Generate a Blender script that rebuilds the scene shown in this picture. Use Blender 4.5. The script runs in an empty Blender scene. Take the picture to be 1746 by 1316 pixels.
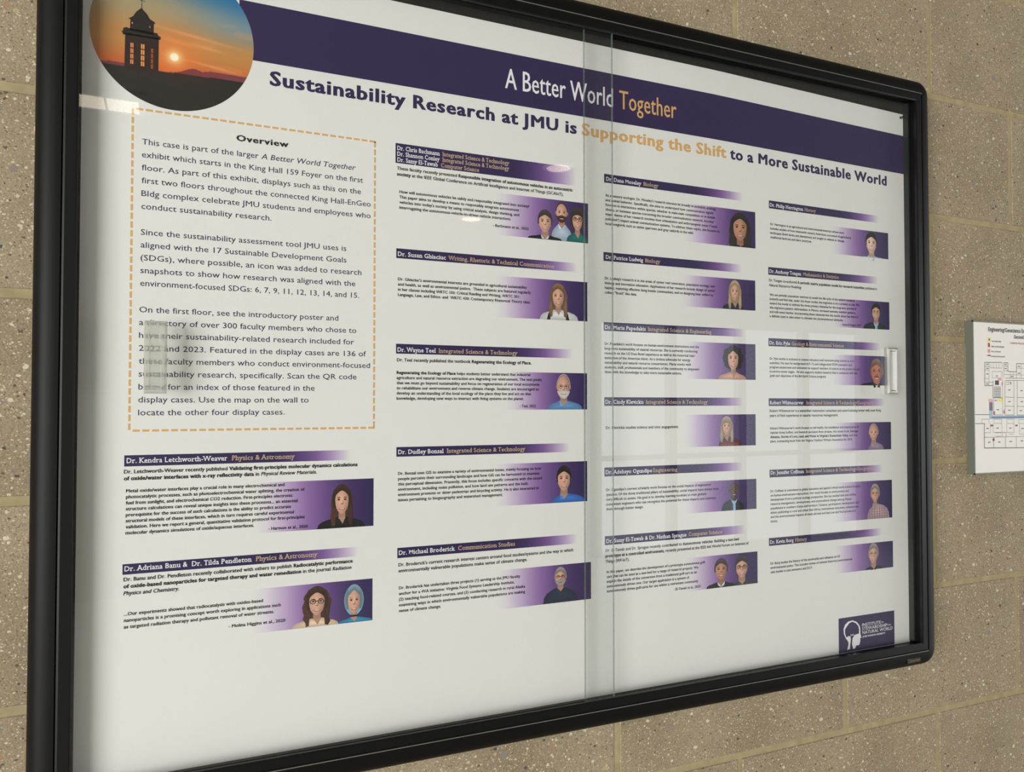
import bpy, math, random
import numpy as np
from mathutils import Matrix, Vector
random.seed(7)
SC = bpy.context.scene
COL = SC.collection
# ---------------------------------------------------------------- camera
W_PX, H_PX = 1746, 1316
cd = bpy.data.cameras.new('camera'); cam = bpy.data.objects.new('camera', cd); COL.objects.link(cam)
yaw, pitch, roll = -0.4173, 0.0238, 0.0002
Rz = Matrix.Rotation(yaw, 3, 'Z'); Rx = Matrix.Rotation(pitch, 3, 'X'); Ry = Matrix.Rotation(roll, 3, 'Y')
R = Rz @ Rx @ Ry
right, fwd, up = R @ Vector((1, 0, 0)), R @ Vector((0, 1, 0)), R @ Vector((0, 0, 1))
M4 = Matrix.Identity(4)
for i in range(3):
    M4[i][0], M4[i][1], M4[i][2] = right[i], up[i], -fwd[i]
M4.translation = Vector((-1.1568, -0.8908, 1.5165))
cam.matrix_world = M4
cd.sensor_width = 36.0; cd.lens = 1323.87 / W_PX * 36.0; cd.clip_start = 0.02; cd.clip_end = 100
SC.camera = cam
# ---------------------------------------------------------------- world, lights, exposure
world = bpy.data.worlds.new('world'); SC.world = world; world.use_nodes = True
bg = world.node_tree.nodes['Background']; bg.inputs[0].default_value = (0.86, 0.93, 1.0, 1); bg.inputs[1].default_value = 0.9
SC.view_settings.view_transform = 'Standard'; SC.view_settings.look = 'None'
SC.view_settings.exposure = 0.0; SC.view_settings.gamma = 1.0; SC.view_settings.use_curve_mapping = False
SC.cycles.denoising_prefilter = 'NONE'      # keeps the small print crisp
def area(name, loc, rot, sx, sy, power, col):
    l = bpy.data.lights.new(name, 'AREA'); l.shape = 'RECTANGLE'; l.size = sx; l.size_y = sy; l.energy = power; l.color = col
    o = bpy.data.objects.new(name, l); COL.objects.link(o); o.location = loc; o.rotation_euler = rot; return o
PI = math.pi
# daylight entering through the glazing on the left of the hall and through the far glazing opposite the case
area('daylight_left', (-4.85, -3.7, 1.45), (0, -PI/2, 0), 2.3, 3.4, 415, (0.985, 0.985, 0.985))
area('daylight_far', (4.57, -5.9, 1.22), (PI/2, 0, 0), 3.6, 2.4, 8, (0.92, 0.97, 1.0))
area('fill_right', (6.4, -2.6, 1.4), (0, PI/2, 0), 2.2, 3.2, 150, (0.97, 0.985, 1.0))  # added fill that brightens the right side of wall and poster, no known window
# ---------------------------------------------------------------- helpers
Z0 = 2.032            # a bed joint of the wall; every z of the case and the poster is measured from it
def lin(c):
    return tuple(((v/255)/12.92 if v/255 <= 0.04045 else ((v/255+0.055)/1.055)**2.4) for v in c[:3]) + (1.0,)
def material(name, col=(128,128,128), rough=0.6, spec=0.5, metal=0.0):
    m = bpy.data.materials.new(name); m.use_nodes = True
    b = m.node_tree.nodes['Principled BSDF']
    b.inputs['Base Color'].default_value = lin(col); b.inputs['Roughness'].default_value = rough
    b.inputs['Metallic'].default_value = metal; b.inputs['Specular IOR Level'].default_value = spec
    return m
def mesh_obj(name, verts, faces, mat, parent=None, cols=None, smooth=False):
    me = bpy.data.meshes.new(name); me.from_pydata([tuple(v) for v in verts], [], [tuple(f) for f in faces]); me.update()
    if mat: me.materials.append(mat)
    if cols is not None:
        a = me.color_attributes.new('Col', 'FLOAT_COLOR', 'POINT')
        a.data.foreach_set('color', np.array([c for c in cols], dtype=np.float32).ravel())
    if smooth: me.polygons.foreach_set('use_smooth', [True]*len(me.polygons))
    o = bpy.data.objects.new(name, me); COL.objects.link(o)
    if parent: o.parent = parent
    return o
def empty(name, loc=(0, 0, 0)):
    o = bpy.data.objects.new(name, None); COL.objects.link(o); o.location = loc; return o
def tag(o, label=None, cat=None, group=None, kind=None):
    for k, v in (('label', label), ('category', cat), ('group', group), ('kind', kind)):
        if v: o[k] = v
    return o
class MB:
    """collects boxes and polygons into one mesh"""
    def __init__(s): s.v = []; s.f = []; s.c = []
    def box(s, x0, x1, y0, y1, z0, z1, bev=0.0, col=None):
        b = len(s.v)
        if bev <= 0:
            for z in (z0, z1):
                for x, y in ((x0, y0), (x1, y0), (x1, y1), (x0, y1)): s.v.append((x, y, z))
            s.f += [tuple(b+i for i in q) for q in ((3,2,1,0),(4,5,6,7),(0,1,5,4),(1,2,6,5),(2,3,7,6),(3,0,4,7))]
        else:   # front (y0) edges chamfered
            for y, k in ((y1, 0), (y0+bev, 0), (y0, bev)):
                for x, z in ((x0+k, z0+k), (x1-k, z0+k), (x1-k, z1-k), (x0+k, z1-k)): s.v.append((x, y, z))
            s.f.append((b, b+1, b+2, b+3)); s.f.append((b+11, b+10, b+9, b+8))
            for r in (0, 4):
                for i in range(4):
                    j = (i+1) % 4; s.f.append((b+r+i, b+r+4+i, b+r+4+j, b+r+j))
        n = len(s.v)-b
        if col is not None: s.c += [lin(col)]*n
        return s
    def poly(s, pts, y, col=None):
        """flat polygon in the wall plane, pts = (x, z) ; fan from centroid so any star shape works"""
        b = len(s.v); cx = sum(p[0] for p in pts)/len(pts); cz = sum(p[1] for p in pts)/len(pts)
        s.v.append((cx, y, cz)); s.v += [(p[0], y, p[1]) for p in pts]; n = len(pts)
        area2 = sum(pts[i][0]*pts[(i+1)%n][1]-pts[(i+1)%n][0]*pts[i][1] for i in range(n))
        for i in range(n):
            j = (i+1) % n
            s.f.append((b, b+1+i, b+1+j) if area2 > 0 else (b, b+1+j, b+1+i))
        if col is not None: s.c += [lin(col)]*(n+1)
        return s
    def poly2(s, pts, y, ccol, rcol):
        s.poly(pts, y, rcol); s.c[-(len(pts)+1)] = lin(ccol); return s
    def build(s, name, mat, parent=None, smooth=False):
        return mesh_obj(name, s.v, s.f, mat, parent, s.c if len(s.c) == len(s.v) and s.c else None, smooth)
def warp(x, z):
    """the sheet sags a few millimetres towards its upper right corner"""
    return -0.0065*min(max((x+0.45)/0.37, 0), 1)*min(max((z+0.27)/0.19, 0), 1)
# ---------------------------------------------------------------- lettering
fcur = bpy.data.curves.new('lettering_source', 'FONT'); fcur.size = 1.0; fcur.resolution_u = 2; fcur.fill_mode = 'FRONT'
fobj = bpy.data.objects.new('lettering_source', fcur)
def _eval(body, off):
    fcur.body = body; fcur.offset = off
    me = fobj.to_mesh()
    n = len(me.vertices); v = np.zeros(n*3); me.vertices.foreach_get('co', v); v = v.reshape(-1, 3).copy(); v[:, 2] = 0
    f = [tuple(p.vertices) for p in me.polygons]; fobj.to_mesh_clear()
    return v, f
SHIFT = {'r': 0.0, 't': 0.022, 'p': 0.012, 'b': 0.028, 's': 0.0, 'm': 0.045}
OFFS = {'r': 0.004, 't': 0.0, 'p': 0.012, 'b': 0.024, 's': 0.012, 'm': 0.021}
_cache = {}
def glyph(ch, w):
    k = (ch, w)
    if k in _cache: return _cache[k]
    off = OFFS[w]
    bar = _eval('||', 0)[0][:, 0].max(); adv = _eval('|'+ch+'|', 0)[0][:, 0].max() - bar
    if ch == ' ': v, f = np.zeros((0, 3)), []
    else:
        v, f = _eval(ch, 0.0 if ch in 'M4' else off)
        d = SHIFT[w]+(2*off if ch in 'M4' else 0)
        if d:                                       # heavier weights: a second pass of the same shape beside the first
            n0 = len(v); v2 = v.copy(); v2[:, 0] += d; v2[:, 2] -= 0.5; v = np.concatenate([v, v2]); f = f+[tuple(i+n0 for i in p) for p in f]; adv += d*0.6
    if w in 'bm': adv += 0.012 if w == 'b' else 0.03
    if w == 's' and len(v) and ch.isalpha():       # slab serifs on the flat stem ends
        H = CAP; cnt = {}
        for p in f:
            for i in range(len(p)):
                e = tuple(sorted((p[i], p[(i+1) % len(p)]))); cnt[e] = cnt.get(e, 0)+1
        vv = [tuple(a) for a in v]; ff = list(f); done = []
        for (a, b), c in cnt.items():
            if c != 1: continue
            A, B = v[a], v[b]
            if abs(A[1]-B[1]) > 0.004: continue
            L = abs(A[0]-B[0])
            if not 0.05 < L < 0.17: continue
            y = A[1]; x0, x1 = min(A[0], B[0]), max(A[0], B[0])
            if abs(y+off) < 0.03: y0, y1 = -off, 0.075
            elif abs(y-H) < 0.06 or y > H*1.0: y0, y1 = y-0.085, y
            elif abs(y-XH) < 0.05: y0, y1 = y-0.085, y
            elif y < -0.12: y0, y1 = y, y+0.085
            else: continue
            e0 = e1 = 0.075
            if ch in 'bdhkmnprilju' and y > 0.3: e1 = 0.0
            q = len(vv); vv += [(x0-e0, y0, 1), (x1+e1, y0, 1), (x1+e1, y1, 1), (x0-e0, y1, 1)]; ff.append((q, q+1, q+2, q+3))
        v, f = np.array(vv), ff; adv += 0.03
    if w in 'rpb' and len(v):                        # larger lower case than the source face
        t = 0.715*CAP; yv = v[:, 1]; v[:, 1] = np.where(yv < 0, yv, np.where(yv < XH, yv*t/XH, np.where(yv < CAP, t+(yv-XH)*(CAP-t)/(CAP-XH), yv))) if ch.islower() else yv
    _cache[k] = (v, f, adv); return _cache[k]
CAP = _eval('H', 0)[0][:, 1].max(); XH = _eval('x', 0)[0][:, 1].max()
def line_geo(text, base='r'):
    """text with *bold* and _italic_ runs -> 2D verts (baseline 0, cap height 1), faces, width"""
    V = []; F = []; x = 0.0; n = 0; bold = False; ital = False; xmax = 0
    for ch in text:
        if ch == '*': bold = not bold; continue
        if ch == '_': ital = not ital; continue
        v, f, adv = glyph(ch, 'b' if bold and base in 'rp' else base)
        if len(v):
            q = v.copy()
            if ital: q[:, 0] += 0.2*q[:, 1]
            q[:, 0] += x; V.append(q); F += [tuple(i+n for i in p) for p in f]; n += len(q); xmax = q[:, 0].max()
        x += adv
    V = np.concatenate(V); x0 = V[:, 0].min(); V[:, 0] -= x0
    V[:, :2] /= CAP; return V, F, (xmax-x0)/CAP
class Text:
    def __init__(s): s.v = []; s.f = []
    def line(s, text, x0, x1, z, cap, y, base='r', shear=0):
        V, F, w = line_geo(text, base); n = len(s.v)
        sx = (x1-x0)/w if x1 else cap
        for a, b, d in V:
            X, Zz = x0+a*sx, z+b*cap
            s.v.append((X, y-d*2e-5, Zz+warp(X, Zz)+Z0))
        s.f += [tuple(i+n for i in p) for p in F]
        return s
    def build(s, name, mat, parent):
        return mesh_obj(name, s.v, s.f, mat, parent)
CARDS = [
 dict(bar=(-1.1965, -0.9667, -0.5669, -0.5782), panel=(-1.0705, -0.9405, -0.5999, -0.654),
  names=[(-1.1943, -0.5748, -1.0983, 'Dr. Kendra Letchworth-Weaver', -1.094, -1.0283, 'Physics & Astronomy')],
  paras=[(-1.1967, -0.5853, 0.00686, 0.0038, [(-0.9592, 'Dr. Letchworth-Weaver recently published *Validating first-principles molecular dynamics calculations*'), (-1.0048, '*of oxide/water interfaces with x-ray reflectivity data* in _Physical Review Materials._')]), (-1.1946, -0.6045, 0.00605, 0.0034, [(-1.0393, 'Metal oxide/water interfaces play a crucial role in many electrochemical and'), (-1.0178, 'photocatalytic processes, such as photoelectrochemical water splitting, the creation of'), (-1.0306, 'fuel from sunlight, and electrochemical CO2 reduction. First-principles electronic'), (-1.0252, 'structure calculations can reveal unique insights into these processes... an essential'), (-1.0322, 'prerequisite for the success of such calculations is the ability to predict accurate'), (-1.0292, 'structural models of these interfaces, which in turn requires careful experimental'), (-1.0176, 'validation. Here we report a general, quantitative validation protocol for first-principles'), (-1.0708, 'molecular dynamics simulations of oxide/aqueous interfaces.')]), (-1.056, -0.6514, 0.00627, 0.0033, [(-1.0142, '- Harmon et al., 2020')])],
  people=[(-0.9765, -0.6058, -0.6384, 0.0083, -1.0041, -0.9504, 'w_long brown black')]),
 dict(bar=(-1.1969, -0.9574, -0.6766, -0.6872), panel=(-1.0713, -0.9413, -0.7137, -0.761),
  names=[(-1.1951, -0.6838, -1.0728, 'Dr. Adriana Banu &  Dr. Tilda Pendleton', -1.0688, -1.0031, 'Physics & Astronomy')],
  paras=[(-1.1959, -0.6938, 0.00696, 0.0038, [(-0.9643, 'Dr. Banu and Dr. Pendleton recently collaborated with others to publish *Radiocatalytic performance*'), (-0.9657, '*of oxide-based nanoparticles for targeted therapy and water remediation* in the journal _Radiation_'), (-1.1443, '_Physics and Chemistry._')]), (-1.1952, -0.7282, 0.00649, 0.0034, [(-1.061, '...Our experiments showed that radiocatalysis with oxides-based'), (-1.0425, 'nanoparticles is a promising concept worth exploring in applications such'), (-1.0494, 'as targeted radiation therapy and pollutant removal of water streams.')]), (-1.0958, -0.7518, 0.00627, 0.0033, [(-1.0375, '- Molina Higgins et al., 2020')])],
  people=[(-1.0036, -0.7174, -0.7486, 0.0093, -1.0309, -0.9796, 'w_curly brown cream glasses'), (-0.9624, -0.7196, -0.7517, 0.0074, -0.9801, -0.9414, 'w_bob blue teal choker')]),
 dict(bar=(-0.9161, -0.6765, -0.2097, -0.2331), panel=(-0.7893, -0.6589, -0.2541, -0.3062),
  names=[(-0.914, -0.2176, -0.8617, 'Dr. Chris Bachmann', -0.8585, -0.7709, 'Integrated Science & Technology'), (-0.914, -0.2244, -0.8617, 'Dr. Shannon Conley', -0.8585, -0.7709, 'Integrated Science & Technology'), (-0.9139, -0.2313, -0.8643, 'Dr. Samy El-Tawab', -0.8602, -0.8113, 'Computer Science')],
  paras=[(-0.9145, -0.241, 0.00691, 0.0038, [(-0.6817, 'These faculty recently presented *Responsible integration of autonomous vehicles in an autocentric*'), (-0.6952, '*society* at the IEEE Global Conference on Artificial Intelligence and Internet of Things (GCAIoT).')]), (-0.9114, -0.2682, 0.00616, 0.0034, [(-0.7436, 'How will autonomous vehicles be safely and responsibly integrated into society?'), (-0.7579, 'This paper aims to develop a means to responsibly integrate autonomous'), (-0.7575, "vehicles into today's society by using critical analysis, design thinking, and"), (-0.7687, 'interrogating the autonomous-vehicle-to-driver-vehicle interactions.')]), (-0.7932, -0.2966, 0.00627, 0.0033, [(-0.7445, '- Bachmann et al., 2022')])],
  people=[(-0.6975, -0.2568, -0.2823, 0.0077, -0.7127, -0.6824, 'm_recede brown lightblue beard'), (-0.7214, -0.2683, -0.2976, 0.009, -0.7459, -0.6972, 'm_short darkgrey black collar'), (-0.6748, -0.261, -0.2909, 0.0079, -0.6907, -0.6594, 'w_bangs black green glasses')]),
 dict(bar=(-0.9148, -0.675, -0.3333, -0.3448), panel=(-0.7893, -0.6603, -0.3569, -0.4079),
  names=[(-0.9129, -0.3421, -0.8539, 'Dr. Susan Ghiaciuc', -0.851, -0.7082, 'Writing, Rhetoric & Technical Communication')],
  paras=[(-0.9128, -0.3708, 0.00607, 0.0034, [(-0.7468, "Dr. Ghiaciuc's environmental interests are grounded in agricultural sustainability"), (-0.7415, 'and health, as well as environmental justice.  These subjects are featured regularly'), (-0.7565, 'in her classes including WRTC 103: Critical Reading and Writing, WRTC 301:'), (-0.7421, 'Language, Law, and Ethics- and  WRTC 430: Contemporary Rhetorical Theory class.')])],
  people=[(-0.7028, -0.3621, -0.392, 0.0088, -0.7291, -0.6739, 'w_long lightbrown white straps')]),
 dict(bar=(-0.9147, -0.6827, -0.4448, -0.4563), panel=(-0.7756, -0.6611, -0.4752, -0.5219),
  names=[(-0.9129, -0.454, -0.8662, 'Dr. Wayne Teel', -0.8628, -0.7597, 'Integrated Science & Technology')],
  paras=[(-0.9137, -0.4654, 0.00722, 0.0038, [(-0.7407, 'Dr. Teel recently published the textbook *Regenerating the Ecology of Place.*')]), (-0.914, -0.48, 0.00599, 0.0034, [(-0.7422, '*Regenerating the Ecology of Place* helps students better understand that industrial'), (-0.7262, 'agriculture and natural resource extraction are degrading our environment. The text posits'), (-0.7297, 'that we must go beyond sustainability and focus on regeneration of our local ecosystems'), (-0.7305, 'to rehabilitate our environment and reverse climate change. Students are encouraged to'), (-0.7411, 'develop an understanding of the local ecology of the place they live and act on that'), (-0.7513, 'knowledge, developing new ways to interact with living systems on the planet.')]), (-0.7569, -0.5191, 0.00627, 0.0033, [(-0.7346, '- Teel, 2022')])],
  people=[(-0.6953, -0.4769, -0.5075, 0.0088, -0.7185, -0.668, 'm_bald white blue whitebeard glassesthin')]),
 dict(bar=(-0.9139, -0.6867, -0.5649, -0.5761), panel=(-0.7892, -0.6612, -0.5885, -0.64),
  names=[(-0.9117, -0.5731, -0.8562, 'Dr. Dudley Bonsal', -0.8523, -0.7491, 'Integrated Science & Technology')],
  paras=[(-0.9119, -0.5972, 0.0061, 0.0034, [(-0.7272, 'Dr. Bonsal uses GIS to examine a variety of environmental issues, mainly focusing on how'), (-0.7299, 'people perceive their surrounding landscape and how GIS can be harnessed to examine'), (-0.7263, 'this perceptual dimension. Presently, this focus includes specific concerns with the sound'), (-0.7458, 'environment, including noise pollution, and how land use patterns and the built'), (-0.7308, 'environment promote or deter pedestrian and bicycling activity. He is also interested in'), (-0.7799, 'issues pertaining to biogeography and watershed management.')])],
  people=[(-0.695, -0.593, -0.6254, 0.0092, -0.7124, -0.6651, 'm_short dark brightblue')]),
 dict(bar=(-0.9124, -0.6758, -0.6814, -0.6932), panel=(-0.7858, -0.6559, -0.7184, -0.7657),
  names=[(-0.9106, -0.6896, -0.8415, 'Dr. Michael Broderick', -0.8378, -0.7632, 'Communication Studies')],
  paras=[(-0.9111, -0.7028, 0.0069, 0.0038, [(-0.682, "Dr. Broderick's current research interest centers around food studies/systems and the way in which"), (-0.7466, 'environmentally vulnerable populations make sense of climate change.')]), (-0.9104, -0.7292, 0.00656, 0.0034, [(-0.7563, 'Dr. Broderick has undertaken three projects (1) serving as the JMU faculty'), (-0.7641, 'anchor for a 4VA initiative: Virginia Food Systems Leadership Institute,'), (-0.7497, '(2) teaching food-related courses, and (3) conducting research in rural Alaska'), (-0.7497, 'examining ways in which environmentally vulnerable populations are making'), (-0.8592, 'sense of climate change.')])],
  people=[(-0.7002, -0.7214, -0.7444, 0.0076, -0.7247, -0.6755, 'm_short grey navy greybeard glasses')]),
 dict(bar=(-0.6346, -0.4053, -0.2119, -0.2235), panel=(-0.5058, -0.3822, -0.2372, -0.2903),
  names=[(-0.6314, -0.2207, -0.5767, 'Dr. Dana Moseley', -0.5731, -0.5493, 'Biology')],
  paras=[(-0.6329, -0.2418, 0.00624, 0.0034, [(-0.4523, "As a sensory ecologist, Dr. Moseley's research interests lie broadly in evolution, ecology,"), (-0.4574, 'and animal behavior. Specifically, she aims to understand how communication signals'), (-0.4546, 'function in interactions within species, whether in male-male competition or in female'), (-0.4563, 'choice, or between species concerning the broader communication network. Another'), (-0.4508, 'major theme of her research involves how urbanization and anthropogenic noise ("noise'), (-0.4466, 'pollution") impact animal communication systems. To address these topics, she focuses on'), (-0.4916, 'local songbirds such as native sparrows and gray catbirds in the wild.')])],
  people=[(-0.4101, -0.2421, -0.2814, 0.0132, -0.4295, -0.3833, 'w_long dark black tan')]),
 dict(bar=(-0.6359, -0.408, -0.3154, -0.3271), panel=(-0.5113, -0.3832, -0.3369, -0.3804),
  names=[(-0.6323, -0.3241, -0.5745, 'Dr. Patrice Ludwig', -0.571, -0.5468, 'Biology')],
  paras=[(-0.6341, -0.3514, 0.00624, 0.0034, [(-0.4562, "Dr. Ludwig's research is in the areas of oyster reef restoration, population ecology, and"), (-0.4552, 'biology and innovation education. Applications of her research include design of oyster'), (-0.4587, 'habitat, restoring effective dung beetle communities, and re-designing bear collars to'), (-0.5848, 'collect "fit-bit" like data.')])],
  people=[(-0.4202, -0.3397, -0.3683, 0.0078, -0.4423, -0.4051, 'w_long blond navy')]),
 dict(bar=(-0.6359, -0.4036, -0.4077, -0.419), panel=(-0.5071, -0.3838, -0.4289, -0.4802),
  names=[(-0.6339, -0.4166, -0.5708, 'Dr. Maria Papadakis', -0.5672, -0.4618, 'Integrated Science & Engineering')],
  paras=[(-0.6348, -0.4375, 0.00617, 0.0034, [(-0.4835, "Dr. Papadakis's work focuses on human-environment interactions and the"), (-0.486, 'long-term sustainability of natural resources. She is currently conducting'), (-0.4895, 'research on the US Dust Bowl experience as well as the historical near-'), (-0.4981, 'extinction of the American bison. As a tireless advocate for energy'), (-0.4973, 'sustainability and natural resource conservation, Maria works with'), (-0.4829, 'students, staff, professionals and members of the community to empower'), (-0.5129, 'them with the knowledge to take more sustainable actions.')])],
  people=[(-0.424, -0.4326, -0.4665, 0.01, -0.4508, -0.4007, 'w_bob2 dark skin')]),
 dict(bar=(-0.6353, -0.4071, -0.506, -0.5173), panel=(-0.5093, -0.3844, -0.5296, -0.5741),
  names=[(-0.6335, -0.5145, -0.5747, 'Dr. Cindy Klevickis', -0.5712, -0.4687, 'Integrated Science & Technology')],
  paras=[(-0.6333, -0.5476, 0.00684, 0.0036, [(-0.5182, 'Dr. Klevickis studies science and civic engagement.')])],
  people=[(-0.4363, -0.5328, -0.5584, 0.0077, -0.4507, -0.4103, 'w_bangslong greyblond red')]),
 dict(bar=(-0.6355, -0.4088, -0.5978, -0.6094), panel=(-0.5099, -0.384, -0.6221, -0.6649),
  names=[(-0.6335, -0.6063, -0.5617, 'Dr. Adebayo Ogundipe', -0.5597, -0.5205, 'Engineering')],
  paras=[(-0.6331, -0.6285, 0.00627, 0.0034, [(-0.4646, "Dr. Ogundipe's current scholarly work focuses on the social impacts of engineered"), (-0.4512, 'systems. Of the three traditional pillars of sustainability, social impacts have always been'), (-0.4719, 'very difficult to assess. His goal is to develop learning modules to train globally'), (-0.456, 'competent engineers who can recognize the potential for these impacts and minimize'), (-0.5757, 'them through better design.')])],
  people=[(-0.4239, -0.6246, -0.6469, 0.0081, -0.4464, -0.4059, 'm_bald shaved suit darkskin lightbluecollar glassesthin')]),
 dict(bar=(-0.6351, -0.4044, -0.687, -0.6986), panel=(-0.5074, -0.3829, -0.7257, -0.7708),
  names=[(-0.6329, -0.6959, -0.5062, 'Dr. Samy El-Tawab & Dr. Nathan Sprague', -0.5025, -0.4453, 'Computer Science')],
  paras=[(-0.6344, -0.7075, 0.00706, 0.0038, [(-0.4164, 'Dr. El-Tawab and Dr. Sprague recently contributed to *Autonomous vehicles: Building a test-bed*'), (-0.399, '*prototype at a controlled environment,* recently presented at the IEEE 6th World Forum on Internet of'), (-0.5981, 'Things (WF-IoT).')]), (-0.6325, -0.735, 0.00621, 0.0034, [(-0.4746, 'In this paper, we describe the development of a prototype autonomous golf-'), (-0.4867, 'cart that can be used as a test-bed for a range of research projects. We'), (-0.4893, 'explain the details of the conversion from a traditional golf-cart to an'), (-0.5021, 'autonomously driven one. Our target application is a system of'), (-0.4871, 'autonomously driven golf-carts for use within a retirement community')]), (-0.5279, -0.7674, 0.00627, 0.0033, [(-0.4831, '- El-Tawab et al., 2020')])],
  people=[(-0.4113, -0.7295, -0.7606, 0.0104, -0.4259, -0.3894, 'm_short darkgrey charcoal glasses'), (-0.4478, -0.7302, -0.76, 0.0101, -0.4735, -0.4234, 'm_short darkgrey black collar tan')]),
 dict(bar=(-0.3566, -0.135, -0.217, -0.2286), panel=(-0.2342, -0.1145, -0.2432, -0.2856),
  names=[(-0.3547, -0.2257, -0.291, 'Dr. Philip Herrington', -0.2881, -0.2658, 'History')],
  paras=[(-0.3547, -0.2535, 0.00644, 0.0034, [(-0.2089, 'Dr. Herrington is an agricultural and environmental historian whose work'), (-0.195, 'includes studies of how nineteenth-century Americans conceived of agricultural'), (-0.2091, 'landscapes (both farms and plantations) and sought to defend or change'), (-0.2749, 'traditional land-use and labor practices.')])],
  people=[(-0.1514, -0.2452, -0.2795, 0.0108, -0.1699, -0.1272, 'm_short dark paleblue pale')]),
 dict(bar=(-0.3588, -0.1383, -0.3153, -0.3265), panel=(-0.2341, -0.1138, -0.3539, -0.3976),
  names=[(-0.3565, -0.3236, -0.2961, 'Dr. Anthony Tongen', -0.2926, -0.2205, 'Mathematics & Statistics')],
  paras=[(-0.3578, -0.3363, 0.00708, 0.0038, [(-0.1407, 'Dr. Tongen co-authored *A periodic matrix population model for monarch butterflies* published in'), (-0.296, '_Natural Resource Modeling._')]), (-0.357, -0.3572, 0.00624, 0.0034, [(-0.1888, 'We use periodic population matrices to model the life cycle of the eastern monarch'), (-0.1787, 'butterfly and find that, under this linear model, this migration is not currently at risk. We'), (-0.1848, 'extend the model to address the three primary obstacles for the long-term survival of'), (-0.1866, 'this migratory pattern: deforestation in Mexico, increased extreme weather patterns,'), (-0.1816, 'and milk-weed decline. Incorporating these obstacles into the model show that there is'), (-0.2125, 'a definite need to take action to alleviate the aforementioned obstacles.')]), (-0.217, -0.395, 0.00627, 0.0033, [(-0.1755, '- Hunt & Tongen, 2017')])],
  people=[(-0.143, -0.3571, -0.3838, 0.0087, -0.1704, -0.122, 'm_short dark suit lightbluecollar glassesthin')]),
 dict(bar=(-0.3595, -0.1346, -0.4191, -0.4308), panel=(-0.2353, -0.1177, -0.4399, -0.4859),
  names=[(-0.3575, -0.4282, -0.3188, 'Dr. Eric Pyle', -0.3157, -0.212, 'Geology & Environmental Science')],
  paras=[(-0.3578, -0.4505, 0.00618, 0.0034, [(-0.1902, 'Dr. Pyle works in inclusion in science education and communicating science to non-'), (-0.1962, 'scientists. He uses his background in K-12 and college-level STEM education and'), (-0.179, 'program assessment and evaluation to support teachers of science at the preservice and'), (-0.1849, 'in-service career stages.  He also supports student research that is consistent with the'), (-0.2485, 'goals and objectives of the BA-Earth Science program.')])],
  people=[(-0.1432, -0.4442, -0.4821, 0.0126, -0.1771, -0.1234, 'm_short browngrey black red glassesthin moustache')]),
 dict(bar=(-0.3599, -0.1264, -0.5066, -0.5177), panel=(-0.235, -0.1132, -0.5431, -0.5861),
  names=[(-0.3581, -0.5153, -0.2937, 'Robert Whitescarver', -0.2886, -0.1501, 'Integrated Science & Technology/Geography')],
  paras=[(-0.3586, -0.5266, 0.00689, 0.0038, [(-0.1346, 'Robert Whitescarver is a watershed restoration consultant and award-winning writer with over forty'), (-0.2252, 'years of field experience in natural resources management.')]), (-0.3578, -0.5518, 0.00626, 0.0034, [(-0.1827, "Robert Whitescarver's work focuses on soil health, the installation and maintenance of"), (-0.1842, 'riparian forest buffers, and livestock exclusion from streams. His recent book, *Swoope*'), (-0.1851, "*Almanac, Stories of Love, Land, and Water in Virginia's Shenandoah Valley,* won first"), (-0.1961, 'place, outstanding book from the Virginia Outdoor Writers Association for 2019.')])],
  people=[(-0.1511, -0.5455, -0.5718, 0.009, -0.1633, -0.1294, 'm_bald white mauve pink')]),
 dict(bar=(-0.3594, -0.1324, -0.6101, -0.6212), panel=(-0.2347, -0.1126, -0.6341, -0.6932),
  names=[(-0.3573, -0.6169, -0.2941, 'Dr. Jennifer Coffman', -0.2906, -0.1517, 'Integrated Science & Technology/Geography')],
  paras=[(-0.3584, -0.6427, 0.00619, 0.0034, [(-0.1817, 'Dr. Coffman is committed to global education and applied critical social science focused'), (-0.2051, 'on human-environment interactions. Her work focuses on environment and'), (-0.1898, 'development from a political ecology perspective. She has studied land and wildlife'), (-0.1996, 'resource management, development, and sociocultural change among Maasai'), (-0.1846, 'populations in southern Kenya and northern Tanzania; participatory development and'), (-0.1837, 'ethnic politicking in rural and urban East Africa; international education, voluntourism,'), (-0.1907, 'and the environmental impacts of study abroad; and land use and food-production'), (-0.3453, 'issues.')])],
  people=[(-0.1496, -0.6396, -0.6671, 0.0086, -0.1666, -0.1188, 'w_short grey plaid glassesthin')]),
 dict(bar=(-0.3616, -0.1358, -0.7085, -0.7197), panel=(-0.2359, -0.112, -0.7299, -0.7709),
  names=[(-0.3595, -0.7168, -0.3155, 'Dr. Kevin Borg', -0.3124, -0.2895, 'History')],
  paras=[(-0.3594, -0.7467, 0.00619, 0.0034, [(-0.2244, 'Dr. Borg studies the history of the automobile and influence on US'), (-0.1996, 'environmental policy. This includes review of relevant historical environmental'), (-0.279, 'case studies in auto emissions and DOT.')])],
  people=[(-0.1545, -0.7307, -0.7615, 0.0098, -0.1712, -0.1333, 'm_short grey black glassesthin')]),
]
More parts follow.
